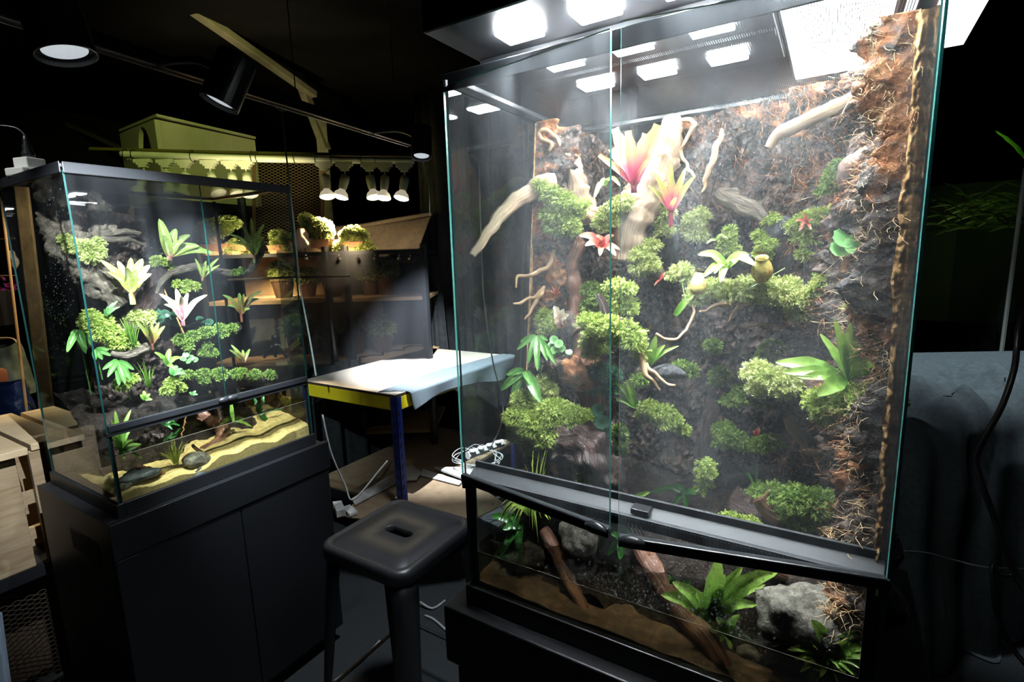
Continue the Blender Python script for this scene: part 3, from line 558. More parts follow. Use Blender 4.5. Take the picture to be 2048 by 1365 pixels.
# ------------------------------------------------------------------ cables
def cable(name, pts, r, m, label, cat='cable', group=None): return tag(obj(name, B().tube(pts, r, 6, step=.02), m, smooth=True), label, cat, group)
cp = []
for i in range(60):
    a = i*.62; p = onz(955+math.cos(a)*(44+9*math.sin(i*1.7)), 915+math.sin(a)*(20+6*math.cos(i*2.1)), .36+.03*math.sin(i*.7)+.0006*i); cp.append(p)
cable('cable_coil', cp, .0022, 'cable_w', 'loose coil of white cable behind the near terrarium left glass', 'cable')
cable('power_cable', [far(645, 830, 1.9), far(662, 905, 1.92), far(690, 970, 1.95), far(707, 1000, 1.95), far(760, 940, 2.0), far(775, 922, 2.02)], .0035, 'cable_w', 'white cable hanging below the left corner of the table')
cable('power_cable', [onz(670, 1363, .006), onz(720, 1325, .006), onz(760, 1283, .006)], .005, 'cable_w', 'white cable lying on the floor left of the stool')
cable('power_cable', [onz(840, 1205, .02), onz(865, 1218, .006), onz(890, 1202, .006)], .005, 'cable_w', 'short white cable on floor between stool and near cabinet')
cable('power_cable', [onz(850, 1232, .006), onz(868, 1240, .006), onz(893, 1262, .006)], .005, 'cable_w', 'second short pale cable on floor right of stool leg')
cable('hanging_cable', [far(563, 215, 2.55), far(567, 260, 2.5), far(578, 360, 2.4), far(590, 470, 2.35), far(600, 570, 2.32), far(620, 680, 2.3), far(632, 752, 2.3)], .0042, 'cable_g', 'pale cord hanging from the lighting track behind the far terrarium', 'cable')
cable('power_cable', [far(1795, 1102, 1.3), far(1850, 1106, 1.4), far(1905, 1120, 1.5), far(1970, 1135, 1.5), far(2060, 1138, 1.5)], .0025, 'cable_w', 'thin white cable crossing in front of the grey cloth at right')

spot_light('stool_table_fill', (1.3, .7, 3.0), (1.12, 1.08, .7), 190, (.84, .92, 1), .75, 1, .15)  # added unseen fill light for the stool and table
# ------------------------------------------------------------------ planted wall of the near terrarium
def lerp(a, b, t): return a+(b-a)*t
def cw_edges(z):
    h = (z-.86)/.85
    return lerp(.83, .935, h), lerp(.70, .765, max(0, h-.3)/.7)
_keys = None
def wallpos(u, z):
    xl, xr = cw_edges(z)
    P = [V((xl, .512, 0)), V((xl+.08, .508, 0)), V((1.04, .495, 0)), V((1.085, .44, 0)), V((1.09, .33, 0)), V((1.09, .20, 0)), V((1.075, .09, 0)), V((1.02, .01, 0)), V((.93, -.04, 0)), V(((xr+.93)/2, -.058, 0)), V((xr, -.066, 0))]
    t = u*(len(P)-1); i = min(int(t), len(P)-2); f = t-i
    g = lambda k: P[max(0, min(k, len(P)-1))]
    p0, p1, p2, p3 = g(i-1), g(i), g(i+1), g(i+2)
    c = .5*((2*p1)+(p2-p0)*f+(2*p0-5*p1+4*p2-p3)*f*f+(3*p1-p0-3*p2+p3)*f**3)
    d = .5*((p2-p0)+2*(2*p0-5*p1+4*p2-p3)*f+3*(3*p1-p0-3*p2+p3)*f*f); n = V((d.y, -d.x, 0)).normalized()
    return V((c.x, c.y, z)), -n if n.dot(V((.85, .22, 0))-c) < 0 else n
def walltop(u): return 1.700-.045*math.exp(-((u-.37)/.07)**2)+.012*noise.noise(V((u*25, 0, 0)))
def walldisp(u, z):
    p, n = wallpos(u, z)
    q = V((p.x*1.0, p.y*1.0, z*.8))
    d = .018+.036*noise.fractal(q*13, .9, 2., 5)+.014*abs(noise.noise(q*60))+.010*noise.fractal(q*45+V((9, 0, 0)), .8, 2., 4)
    d += .007*noise.fractal(q*110+V((3, 0, 0)), .7, 2.1, 3)+.008*max(0, .35-abs(noise.noise(q*34+V((0, 5, 0)))*2.2))
    d += .045*max(0, noise.noise(V((p.x*6, p.y*7, z*5+4))))
    e = min(u, 1-u)/.012
    if e < 1: d *= (.12+.88*max(0, e)**.8)
    return max(.003, d)
def wf(u, v):
    z = .858+(walltop(u)-.858)*v; p, n = wallpos(u, z); return p+n*walldisp(u, z)
def coirw(u, v):
    p = max(0, (u-.52)/.48)*.14+max(0, v-.45)*.34*(.6 if u < .2 else 1)
    if u < .17: p = max(p, .27)
    p = min(p, .27)
    if u > .88: p = max(p, .26)
    if .2 < u < .7 and v < .6: p -= .08
    return (p, v)
b = B().grid(wf, 420, 320, uvfn=coirw)
# closed rim of the wall back to the glass along the top and both front edges
k = len(b.v)
def rim(fn, N, mi=0):
    k = len(b.v)
    for i in range(N+1):
        q, p0 = fn(i/N); b.vert(q, (.4, .5)); b.vert((q+p0)/2, (.4, .5)); b.vert(p0, (.4, .5))
    for i in range(N):
        a = k+i*3; b.face((a, a+3, a+4, a+1), mi); b.face((a+1, a+4, a+5, a+2), mi)
rim(lambda t: (wf(t, 1), wallpos(t, walltop(t))[0]), 420)
rim(lambda t: (wf(0, t), wallpos(0, .858+(walltop(0)-.858)*t)[0]), 250, 1)
def edgef(u, v):
    z = .858+(walltop(1)-.858)*v; q = wf(1, v); p0 = wallpos(1, z)[0]; p = q.lerp(p0+V((0, -.006, 0)), u)
    p.x -= (.009*noise.noise(V((u*3, z*55, 1)))+.006*noise.noise(V((u*4, z*160, 2)))+.004)*math.sin(PI*min(1, u+.1)); return p
b.grid(edgef, 6, 420, 1)
tag(obj('cork_background', b, ['bark', 'foamcut'], smooth=True), 'dark rugged cork wall with orange coir lining back and sides of near terrarium', 'background panel')

def fibres(name, label, n, us, vs, m, L=(.02, .05), r=.00045, curl=1., seed=0):
    rnd = random.Random(seed); b = B()
    cl = [(rnd.uniform(*us), rnd.uniform(*vs)) for _ in range(max(3, n//45))]
    for _ in range(n):
        if rnd.random() < .62:
            cu, cv = rnd.choice(cl); u, v = min(1, max(0, cu+rnd.gauss(0, .011))), min(1, max(0, cv+rnd.gauss(0, .014)))
        else: u, v = rnd.uniform(*us), rnd.uniform(*vs)
        p = wf(u, v); nrm = wallpos(u, p.z)[1]
        d = (nrm*rnd.uniform(.1, .9)+V((rnd.uniform(-1, 1), rnd.uniform(-1, 1), rnd.uniform(-1, .9)))).normalized(); ln = rnd.uniform(*L)
        pts = [p-nrm*.003]
        for i in range(5):
            d = (d+V((rnd.uniform(-1, 1), rnd.uniform(-1, 1), rnd.uniform(-1, .8)))*.55*curl+nrm*.05).normalized(); q = pts[-1]+d*ln/5
            q.y = max(q.y, BY0+.008); q.x = max(q.x, BX0+.01); q.z = min(q.z, 1.70); pts.append(q)
        k = len(b.v)
        for i, q in enumerate(pts):
            rr = r*(1-.12*i); a = rnd.random()*.3
            for j in range(3): b.vert(q+V((math.cos(j*2.1+a), math.sin(j*2.1+a), .5*math.cos(j*2.1+1)))*rr, (i/6, j/3))
        for i in range(5):
            for j in range(3): b.face((k+i*3+j, k+i*3+(j+1) % 3, k+i*3+3+(j+1) % 3, k+i*3+3+j))
    return tag(obj(name, b, m), label, 'fibre', kind='stuff')
fibres('coir_fibre', 'orange coir fibres tangled over the right wall of near terrarium', 3400, (.66, 1), (0, 1), 'coir', L=(.012, .04), seed=1)
fibres('coir_fibre', 'pale straw fibres along the front edge of the right wall, near terrarium', 1500, (.95, 1), (.0, 1), 'coirp', L=(.010, .032), curl=1.2, seed=2)
fibres('coir_fibre', 'orange fibres over the upper back wall of near terrarium', 1500, (.3, .75), (.68, 1), 'coir', seed=3)
fibres('coir_fibre', 'orange coir fibres on the narrow left bark column of near terrarium', 900, (.0, .17), (.15, 1), 'coir', L=(.01, .03), seed=4)
fibres('coir_fibre', 'long loose pale roots hanging over upper right wall, near terrarium', 60, (.72, .97), (.55, 1), 'coirp', L=(.04, .09), r=.0007, curl=.8, seed=5)

# ------------------------------------------------------------------ generators
def wood(name, pts, rad, m, label, cat='driftwood', amp=.3, seg=14, nf=50, ridges=2.5, flat=1., seed=0, group=None, X=None):
    P = [p if isinstance(p, V) else onx(*p) for p in pts]
    return tag(obj(name, B().tube(P, rad, seg, jit=.005 if name in ('root', 'twig') else .0042, amp=amp, nf=nf, ridges=ridges, flat=flat, step=.004, seed=seed), m, smooth=True), label, cat, group)
CTR = V((.86, .22, 0))
def fronds(b, c, r, n, sq, rnd, L=.010, wd=.0013, nrm=None, droop=.3, ball=.15, keep=None):
    """little branching fronds over a lumpy cushion"""
    for _ in range(n):
        d = V((rnd.gauss(0, 1), rnd.gauss(0, 1), rnd.gauss(0, 1))).normalized()
        if nrm is not None and d.dot(nrm) < -.25: d = (d+nrm*1.2).normalized()
        if d.z < -.3: d.z *= .4; d.normalize()
        rr = r*(1+ball*noise.noise(V(d)*2.3+c*40))
        p = c+V((d.x*sq[0], d.y*sq[1], d.z*sq[2]))*rr*rnd.uniform(.86, 1.02)
        g = (d+V((rnd.uniform(-1, 1), rnd.uniform(-1, 1), rnd.uniform(-1, .7)))*.75).normalized(); l = L*rnd.uniform(.5, 1.35); c0 = rnd.random()
        s = g.cross(V((rnd.uniform(-1, 1), rnd.uniform(-1, 1), rnd.uniform(-1, 1)))).normalized()
        k = len(b.v); w2 = wd*rnd.uniform(.6, 1.2)
        m1 = p+g*l*.5-V((0, 0, l*droop*.15)); t = p+g*l-V((0, 0, l*droop*.6))
        b.vert(p-s*w2*.4, (c0, 0)); b.vert(p+s*w2*.4, (c0, 0)); b.vert(m1+s*w2*.5, (c0, .5)); b.vert(m1-s*w2*.5, (c0, .5)); b.vert(t, (c0, 1))
        b.face((k, k+1, k+2, k+3)); b.face((k+3, k+2, k+4))
        for q in range(3):      # side leaflets
            f = .3+.25*q; o = p.lerp(t, f); k2 = len(b.v); sl = l*.42*(1-f*.5)
            for sg in (-1, 1):
                e = o+(s*sg*.9+g*.7).normalized()*sl; k2 = len(b.v)
                b.vert(o, (c0, f)); b.vert(o+g*wd*1.1, (c0, f)); b.vert(e, (c0, .95)); b.face((k2, k2+1, k2+2))
def clump(name, blobs, m, label, L=.010, dens=1., seed=None, sqz=.8, cat='moss', fn=onx, wd=.0013, droop=.3, kind='stuff'):
    """blobs: (px, py, depth, radius in mm [, flatten])"""
    seed = seed if seed is not None else len(bpy.data.objects); rnd = random.Random(seed); b = B()
    cs = []
    for q in blobs:
        px, py, X, rm = q[:4]; r = rm/1000; c = fn(px, py, X); cs.append((c, r))
        if kind == 'stuff':
            for _ in range(2): cs.append((c+V((rnd.uniform(-.3, .3), rnd.uniform(-1, 1), rnd.uniform(-.9, .5)))*r*1.15, r*rnd.uniform(.35, .6)))
    for c, r in cs:
        sq = (1, 1, sqz)
        core = B().blob(c, r*.86, .35, 60, 8, 0, sq, seed=rnd.random()*9)
        k = len(b.v); b.v += core.v; b.uv += [(.15, .12)]*len(core.v); b.f += [tuple(i+k for i in f) for f in core.f]; b.m += core.m
        A = r*r*(sq[0]*sq[2]+sq[1]*sq[2]+sq[0]*sq[1])/3
        fronds(b, c, r, int(min(3000, A*2.2e6*dens*(.010/L)**1.2)), sq, rnd, L*.85, wd, None, droop)
    return tag(obj(name, b, m), label, cat, kind=kind)
VIEW = V((-.72, -.32, .55))
def leafy(name, base, tips, width, m, label, cat, N=VIEW, arch=.25, fold=.18, wave=0, prof=None, leaf='leaf', fn=None, rows=12, rag=0, group=None, stem=None, wj=.15):
    """a plant whose leaves run from one base to given tips"""
    fn = fn or onx; bp_ = base if isinstance(base, V) else fn(*base); t = thing(name, label, cat, bp_, group); rnd = random.Random(int(bp_.z*9999))
    for i, q in enumerate(tips):
        tp = q if isinstance(q, V) else fn(*q[:3]); wd = width*(q[3] if (not isinstance(q, V) and len(q) > 3) else 1)*rnd.uniform(1-wj, 1+wj)
        L = (tp-bp_).length; mid = bp_.lerp(tp, .55)+V((0, 0, L*arch)); m1 = bp_.lerp(mid, .5)+V((0, 0, L*arch*.25))
        obj(leaf, B().strap([bp_, m1, mid, tp], wd, N, fold, wave, 0, prof, rows, phase=i*1.7, rag=rag), m, t, smooth=True)
    if stem: obj('stem', B().tube([bp_, bp_-V((0, 0, stem))], width*.3, 8), m, t, smooth=True)
    return t
def tuft(name, base, n, L, spread, m, label, cat='grass', width=.0022, fn=None, up=1., seed=0, bend=.35):
    fn = fn or onx; c = base if isinstance(base, V) else fn(*base); rnd = random.Random(seed+n); b = B()
    for i in range(n):
        a = rnd.random()*2*PI; s = spread*rnd.uniform(.15, 1); l = L*rnd.uniform(.6, 1.1); d = V((math.cos(a)*s, math.sin(a)*s, up)).normalized()
        o = c+V((rnd.uniform(-1, 1), rnd.uniform(-1, 1), 0))*L*.06; t = o+d*l-V((0, 0, l*bend*s)); md = o+d*l*.55
        b.strap([o, md, t], width, V((-.8, -.3+rnd.uniform(-.5, .5), .5)), .1, 0, 0, lambda t: max(.12, 1-t**2.2), 7)
    return tag(obj(name, b, m, smooth=True), label, cat)
def palmate(name, hub, tips, width, m, label, root=None, N=VIEW, fn=None, cat='plant'):
    fn = fn or onx; h = fn(*hub); t = thing(name, label, cat, h)
    for i, q in enumerate(tips):
        tp = fn(*q[:3]); L = (tp-h).length; w_ = width*(q[3] if len(q) > 3 else 1)
        obj('leaf', B().strap([h, h.lerp(tp, .5)+V(N)*L*.10, tp], w_, N, .22, .02, 0, lambda t: max(.06, math.sin(PI*min(1, t**.8))**.75), 14, phase=i), m, t, smooth=True)
    if root: obj('stem', B().tube([h, h.lerp(fn(*root), .5)+V((0, 0, .01)), fn(*root)], .0016, 6), m, t)
    return t
def disc_leaf(b, c, r, N, notch=.0, lobes=0, cup=.1, seg=20, ax=None):
    N = V(N).normalized(); a0 = (ax-N*N.dot(ax)).normalized() if ax else N.orthogonal().normalized(); a1 = N.cross(a0); k = b.vert(c, (0, .5))
    for ring in (.5, 1):
        for i in range(seg):
            a = 2*PI*i/seg; rr = r*ring*(1+(.07*math.cos(a*lobes) if lobes and ring == 1 else 0)-(notch if i == 0 else 0)); b.vert(c+(a0*math.cos(a)+a1*math.sin(a))*rr+N*cup*r*ring**2, (ring, .5+.5*math.sin(a)))
    for i in range(seg): b.face((k, k+1+i, k+1+(i+1) % seg)); b.face((k+1+i, k+1+seg+i, k+1+seg+(i+1) % seg, k+1+(i+1) % seg))
def roundplant(name, spots, r, m, label, root, N=VIEW, fn=None, lobes=0, notch=.25, cat='plant'):
    fn = fn or onx; rt = fn(*root); t = thing(name, label, cat, rt); rnd = random.Random(3)
    for q in spots:
        c = fn(*q[:3]); rr = r*(q[3] if len(q) > 3 else 1); nn = (V(N)+V((rnd.uniform(-.3, .3), rnd.uniform(-.3, .3), rnd.uniform(-.2, .3)))).normalized()
        b = B(); disc_leaf(b, c, rr, nn, notch, lobes, .12); lf = obj('leaf', b, m, t, smooth=True)
        obj('stalk', B().tube([c, c.lerp(rt, .5)-V((0, 0, .004)), rt], .0009, 5), m, lf)
    return t
def rock(name, c, r, m, label, sq=(1, 1, .8), seed=0, fn=None, pit=.12, cat='rock', amp=.32, nf=22, rot=None, seg=20):
    c = (fn or onx)(*c) if not isinstance(c, V) else c
    return tag(obj(name, B().blob(c, r, amp, nf, seg, 0, sq, rot, seed, pit), m, smooth=True), label, cat)

# ------------------------------------------------------------------ wood in the near terrarium
wood('driftwood_branch', [(1108, 372, .94), (1078, 372, .92), (1048, 392, .89), (1012, 420, .85), (985, 452, .80), (962, 486, .76), (946, 514, .735)], [.024, .021, .017, .0125, .0105, .0085, .006], 'pale', 'pale bare driftwood branch reaching out to the left glass, upper left', amp=.22, seed=1)
wood('driftwood_stump', [(1128, 275, 1.0), (1140, 315, .995), (1152, 360, .99), (1166, 405, .985), (1185, 440, .98)], [.009, .015, .019, .021, .014], 'pale', 'pale split driftwood stump standing behind the mossy branch, upper left', amp=.5, ridges=5, seed=2)
wood('driftwood_stump', [(1112, 310, 1.0), (1120, 350, .995), (1128, 390, .99)], [.005, .009, .013], 'pale', 'thin pale splinter of wood left of the split stump', amp=.5, ridges=4, seed=12)
wood('driftwood_log', [(1345, 228, 1.03), (1335, 270, 1.02), (1318, 325, 1.01), (1290, 390, .99), (1262, 450, .97), (1248, 525, .96)], [.010, .026, .033, .037, .033, .022], 'pale', 'broad bleached driftwood trunk rising behind the pink bromeliads', amp=.34, ridges=4, seg=22, seed=3)
wood('driftwood_log', [(1330, 370, 1.0), (1290, 392, .98), (1245, 415, .96), (1200, 432, .955), (1150, 428, .96), (1110, 405, .97)], [.012, .016, .018, .017, .016, .014], 'tan', 'brown driftwood arch running left from the bleached trunk', amp=.3, seed=4)
wood('driftwood_log', [(1165, 478, .955), (1146, 520, .95), (1143, 565, .945), (1152, 620, .94), (1160, 665, .93), (1172, 715, .925), (1178, 790, .92), (1172, 860, .92)], [.011, .014, .017, .019, .021, .024, .022, .02], 'redwood', 'red-brown trunk winding down the left side behind the moss ledge', amp=.25, seg=18, seed=5)
wood('driftwood_branch', [(1732, 178, .93), (1690, 205, .935), (1640, 230, .94), (1595, 250, .945), (1555, 268, .95), (1536, 296, .95)], [.006, .0095, .0115, .0105, .009, .006], 'pale', 'pale diagonal branch across the upper right of the cork wall', amp=.25, seed=6)
wood('twig', [(1446, 258, 1.0), (1432, 300, 1.0), (1418, 340, 1.0), (1402, 388, 1.0)], [.003, .0055, .005, .002], 'tan', 'short pale upright stick on the cork wall right of the bleached trunk', amp=.2, seed=7)
wood('root', [(1358, 240, 1.03), (1392, 248, 1.0), (1368, 285, 1.0), (1366, 320, 1.0), (1378, 340, 1.0), (1392, 352, .99)], [.004, .0035, .003, .003, .003, .002], 'tan', 'thin hooked pale root hanging beside the bleached trunk top', amp=.15, seed=8)
wood('root', [(1098, 302, .93), (1104, 286, .93), (1076, 272, .93), (1088, 260, .935), (1110, 272, .94), (1118, 292, .94)], [.003, .004, .004, .004, .004, .003], 'tan', 'small looped root at the very top of the left bark column', amp=.15, seed=9)
wood('root', [(1108, 500, .91), (1098, 530, .90), (1078, 545, .885), (1055, 552, .87), (1036, 556, .855), (1034, 572, .85)], [.003, .0045, .005, .0035, .003, .002], 'tan', 'curved tan root crossing the left bark column above the forked root', amp=.2, seed=10)
wood('root', [(1096, 562, .91), (1088, 578, .895), (1068, 594, .88), (1048, 602, .86), (1026, 611, .84)], [.004, .004, .0035, .003, .002], 'tan', 'thin forked root pointing left on the left bark column', amp=.2, seed=11)
wood('root', [(1090, 572, .90), (1078, 592, .885), (1066, 618, .875), (1052, 640, .865)], [.004, .004, .0035, .0025], 'tan', 'lower arm of the forked root on the left bark column', amp=.2, seed=13)
wood('root', [(1262, 668, .80), (1278, 700, .80), (1290, 728, .795), (1298, 752, .79), (1308, 768, .79), (1318, 782, .79)], [.006, .006, .0055, .004, .003, .0015], 'tan', 'drooping forked root below the mossy branch, centre', amp=.2, seed=14)
wood('root', [(1292, 728, .795), (1308, 748, .79), (1330, 765, .79), (1350, 772, .79)], [.004, .0035, .003, .002], 'tan', 'thin side root running right from the drooping centre root', amp=.2, seed=15)
wood('root', [(1312, 668, .84), (1328, 680, .85), (1350, 680, .86), (1372, 660, .88), (1384, 632, .9), (1388, 610, .91)], [.002, .0028, .0025, .0022, .0022, .0022], 'tan', 'long thin curved root dipping below the pitcher plant moss ledge', amp=.15, seed=16)
wood('root', [(1398, 624, .9), (1425, 615, .9), (1450, 608, .9), (1480, 600, .91)], [.0015, .003, .0045, .004], 'tan', 'pale root poking out under the left of the moss ledge', amp=.2, seed=17)
wood('root', [(1458, 645, .9), (1468, 625, .9), (1480, 612, .9), (1500, 608, .91)], [.0015, .0025, .0035, .0035], 'tan', 'short pinkish rootlet under the middle of the moss ledge', amp=.2, seed=18)
wood('root', [(1790, 468, .78), (1783, 485, .78), (1788, 500, .785), (1762, 520, .80), (1744, 535, .82), (1748, 552, .82), (1765, 566, .82), (1755, 595, .83), (1735, 615, .85), (1716, 632, .87)], [.004, .005, .0055, .005, .0048, .005, .0055, .0055, .005, .003], 'tan', 'zigzag tan root beside the right cork wall above the strap fern', amp=.2, seed=19)
wood('root', [(1805, 245, .78), (1796, 280, .79), (1792, 315, .80), (1784, 340, .81), (1770, 358, .83)], [.002, .004, .0045, .004, .002], 'tan', 'thin reddish root at upper right beside the brown lava rock', amp=.2, seed=20)
wood('root', [(1575, 835, .92), (1590, 862, .915), (1606, 890, .91), (1628, 908, .905), (1652, 922, .90)], [.0085, .009, .0085, .007, .006], 'tan', 'brown root sloping down in the shade below the strap fern', amp=.2, seed=21)
wood('driftwood_log', [(1060, 930, .80), (1095, 905, .80), (1140, 888, .80), (1178, 898, .795), (1205, 940, .79), (1235, 985, .79)], [.014, .028, .036, .034, .030, .014], 'darkwood', 'dark purple-brown wet driftwood lump under the big moss mound', amp=.6, ridges=4, seg=26, nf=35, seed=22)
wood('driftwood_log', [(1215, 950, .79), (1240, 985, .80), (1255, 1010, .82)], [.02, .016, .01], 'darkwood', 'dark wet driftwood end right of the small moss tuft', amp=.5, ridges=4, seed=32)
wood('sunken_stick', [(1088, 1060, .775), (1110, 1105, .76), (1132, 1150, .745), (1158, 1200, .72), (1190, 1268, .695)], [.010, .0125, .013, .0115, .007], 'redwood', 'red-brown stick leaning down into the water at left', amp=.16, seed=23)
wood('sunken_stick', [(1270, 1085, .80), (1300, 1130, .79), (1338, 1185, .765), (1378, 1240, .74), (1425, 1298, .715), (1456, 1342, .70)], [.014, .019, .021, .019, .0165, .011], 'redwood', 'thicker brown stick leaning into the water in the middle', amp=.16, seed=24)
wood('driftwood_log', [(1520, 990, .84), (1545, 1015, .835), (1566, 1035, .83)], [.022, .02, .017], 'redwood', 'red broken log end between the two low moss cushions, lower right', amp=.35, ridges=4, seed=25)
wood('driftwood_log', [(1460, 1010, .92), (1560, 1060, .88), (1680, 1080, .84), (1770, 1090, .80)], [.03, .035, .035, .03], 'darkwood', 'long dark sodden log lying along the bank, lower right', amp=.4, seed=26)
wood('driftwood_log', [(1390, 600, .95), (1450, 592, .95), (1520, 588, .95), (1590, 602, .95), (1650, 612, .96)], [.010, .018, .022, .024, .02], 'darkwood', 'dark ledge of wood under the pitcher plant', amp=.35, seed=27)
wood('driftwood_log', [(1480, 385, 1.03), (1440, 392, 1.02), (1500, 420, 1.01), (1530, 440, 1.0)], [.008, .013, .016, .008], 'greywood', 'grey slab of slaty wood lodged in the cork wall', amp=.3, seed=28)
wood('driftwood_log', [(1500, 790, .93), (1560, 770, .91), (1620, 775, .90), (1700, 800, .88), (1760, 812, .87)], [.018, .03, .034, .034, .028], 'darkwood', 'dark ledge under the strap fern, right', amp=.4, seed=29)
wood('driftwood_log', [(1640, 560, .93), (1700, 540, .91), (1745, 520, .88)], [.014, .016, .016], 'slate', 'grey ledge below the scalloped leaf plant', amp=.35, seed=30)
wood('driftwood_log', [(1170, 655, .86), (1210, 648, .84), (1250, 658, .82), (1275, 690, .80)], [.012, .016, .016, .009], 'darkwood', 'mossy branch hanging out in the centre left', amp=.3, seed=31)
wood('driftwood_log', [(1196, 590, .84), (1206, 605, .84), (1212, 628, .84)], [.006, .007, .008], 'darkwood', 'stubby broken branch above the centre moss', amp=.3, seed=33)
wood('cork_ledge', [(1075, 742, .90), (1110, 735, .88), (1150, 745, .87), (1175, 775, .88)], [.02, .028, .028, .02], 'bark', 'dark cork pocket holding the little rosette at left', 'cork', amp=.5, seed=34)
wood('cork_ledge', [(1095, 640, .92), (1130, 645, .90), (1155, 668, .90)], [.014, .02, .014], 'bark', 'small cork pocket under the red and cream leaves', 'cork', amp=.4, seed=35)
wood('driftwood_log', [(1425, 800, 1.02), (1420, 850, 1.01), (1415, 900, 1.0), (1410, 980, 1.0)], [.012, .016, .018, .018], 'darkwood', 'wet post of dark wood in the shaded middle', amp=.3, seed=36)
for i, (x0, x1, y0, y1, X) in enumerate(((1305, 1352, 392, 560, 1.055), (1540, 1590, 455, 600, 1.03), (1608, 1655, 440, 600, 1.0))):
    wood('slate_slab', [((x0+x1)/2, y0, X), ((x0+x1)/2+3, (y0+y1)/2, X-.005), ((x0+x1)/2-4, y1, X)], [.016, .022, .018], 'slate', ('grey upright slab behind the left green bromeliad', 'narrow slate slab left of the hanging ferny moss', 'dark slate slab beside the scalloped leaf plant', 'streaked slab in the shade below the moss ledge', 'wet streaked slab in the misty centre')[i], 'rock', amp=.3, ridges=3, seed=40+i)
# bank of wet soil behind the water
def bank(u, v):
    x = .722+.35*v; y = BY0+.01+.585*u
    return V((x, y, .866+.070*min(1, v*3.2)*(1-.85*max(0, (u-.6)/.4)*max(0, 1-v*3))+.065*v+.035*noise.fractal(V((u*5, v*3, 2)), 1, 2., 5)+.03*math.sin(u*6)*v))
tag(obj('soil_bank', B().grid(bank, 90, 50), 'soil', smooth=True), 'dark wet soil bank rising behind the water in near terrarium', 'soil', kind='stuff')
# ------------------------------------------------------------------ rocks
rock('pumice_rock', (1160, 1075, .775), .034, 'rock', 'pitted grey rock behind the front glass, beside the grass tuft', seed=1, sq=(.9, 1, 1.15))
rock('pumice_rock', (1045, 1115, .75), .036, 'rock', 'rounded rock at the waterline, left corner', seed=2, sq=(1, 1.3, .8))
rock('pumice_rock', (1018, 1160, .735), .040, 'rock', 'yellowish submerged rock below the waterline rock, left', seed=3, sq=(1, 1.3, .75))
rock('pumice_rock', (1115, 1185, .76), .034, 'rock', 'submerged rock behind the leaning stick', seed=4)
rock('pumice_rock', (1095, 985, .80), .032, 'rock', 'pale grey rock behind the sill under the dark driftwood', seed=5, sq=(1, 1.4, .7))
rock('pumice_rock', (1265, 1180, .82), .024, 'lava', 'brown rock in dark water between the two sticks', seed=6)
rock('pumice_rock', (1615, 1240, .735), .044, 'rock', 'large pale rock breaking the water, lower right', seed=7, sq=(1, 1.5, 1.0))
rock('pumice_rock', (1520, 1300, .76), .038, 'rock', 'sunken grey rock left of the large pale rock', seed=8, sq=(1, 1.3, .7))
rock('pebble', (978, 1170, .700), .008, 'rock', 'small pale pebble on sand in left front corner', seed=9, pit=0, cat='pebble', seg=8, sq=(1, 1.6, .8))
rock('lava_rock', (1735, 345, .88), .036, 'lava', 'smooth brown lava rock on the upper right wall', seed=10, sq=(1.2, .9, .85), pit=0)
rock('lava_rock', (1735, 318, .86), .016, 'rock', 'pale pitted stone on top of the brown lava rock', seed=11)
rock('quartz_stone', (1738, 692, .82), .0115, 'whitestone', 'small white translucent stone beside the strap fern', seed=12, pit=0, cat='stone', seg=10, sq=(1, 1, 1.5))
rock('slate_rock', (1335, 745, .88), .022, 'slate', 'flat dark wet slate beside the drooping root', seed=13, sq=(1, 1.3, .5), pit=0)
rock('lava_rock', (1480, 520, .99), .02, 'slate', 'dark knob of rock behind the pitcher plant', seed=14, pit=0)
rock('lava_rock', (1310, 545, .98), .018, 'lava', 'dark knob beside the pale misty moss, centre', seed=15, pit=0)
rock('lava_rock', (1560, 460, 1.02), .03, 'slate', 'grey rock knob under the hanging ferny moss', seed=16, pit=0)
rock('lava_rock', (1690, 1180, .79), .05, 'soil', 'wet brown mound behind the lower right ferns', seed=17, pit=0, sq=(1, 1.2, 1))
rock('lava_rock', (1600, 1130, .82), .04, 'redwood', 'reddish wet stump behind the front glass, lower right', seed=18, pit=0, sq=(1, 1.4, .8))
# ------------------------------------------------------------------ moss
clump('moss_clump', [(1080, 372, .90, 11), (1105, 388, .90, 15), (1128, 405, .90, 19), (1118, 435, .90, 22), (1135, 455, .90, 20), (1112, 455, .90, 17), (1098, 428, .90, 14), (1148, 420, .91, 16)], 'moss', 'bright moss draped over the pale branch, upper left', L=.011)
clump('moss_clump', [(1250, 402, .92, 12), (1232, 412, .92, 15), (1212, 430, .92, 15), (1200, 445, .92, 11), (1225, 440, .92, 10)], 'mossp', 'pale moss cushion on the arch left of the pink bromeliad')
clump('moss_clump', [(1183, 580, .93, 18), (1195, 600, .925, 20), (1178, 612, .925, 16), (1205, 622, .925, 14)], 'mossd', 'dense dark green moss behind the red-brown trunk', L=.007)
clump('moss_clump', [(1232, 570, .86, 10), (1250, 580, .86, 13), (1245, 600, .86, 14), (1256, 618, .86, 11), (1218, 572, .86, 6)], 'moss', 'upright tuft of moss above the centre branch')
clump('moss_clump', [(1175, 640, .83, 13), (1200, 650, .82, 17), (1225, 655, .81, 19), (1250, 662, .81, 18), (1268, 685, .80, 14), (1190, 668, .82, 14), (1278, 705, .80, 8), (1240, 680, .81, 14)], 'moss', 'thick moss on the hanging branch in the centre', L=.011)
clump('moss_clump', [(1180, 685, .87, 14), (1196, 695, .87, 13), (1180, 705, .87, 12)], 'moss', 'yellowish moss below the hanging centre branch')
clump('moss_clump', [(1090, 632, .89, 13), (1105, 648, .885, 14), (1092, 660, .885, 12)], 'moss', 'moss beside the red and cream leaves, left column')
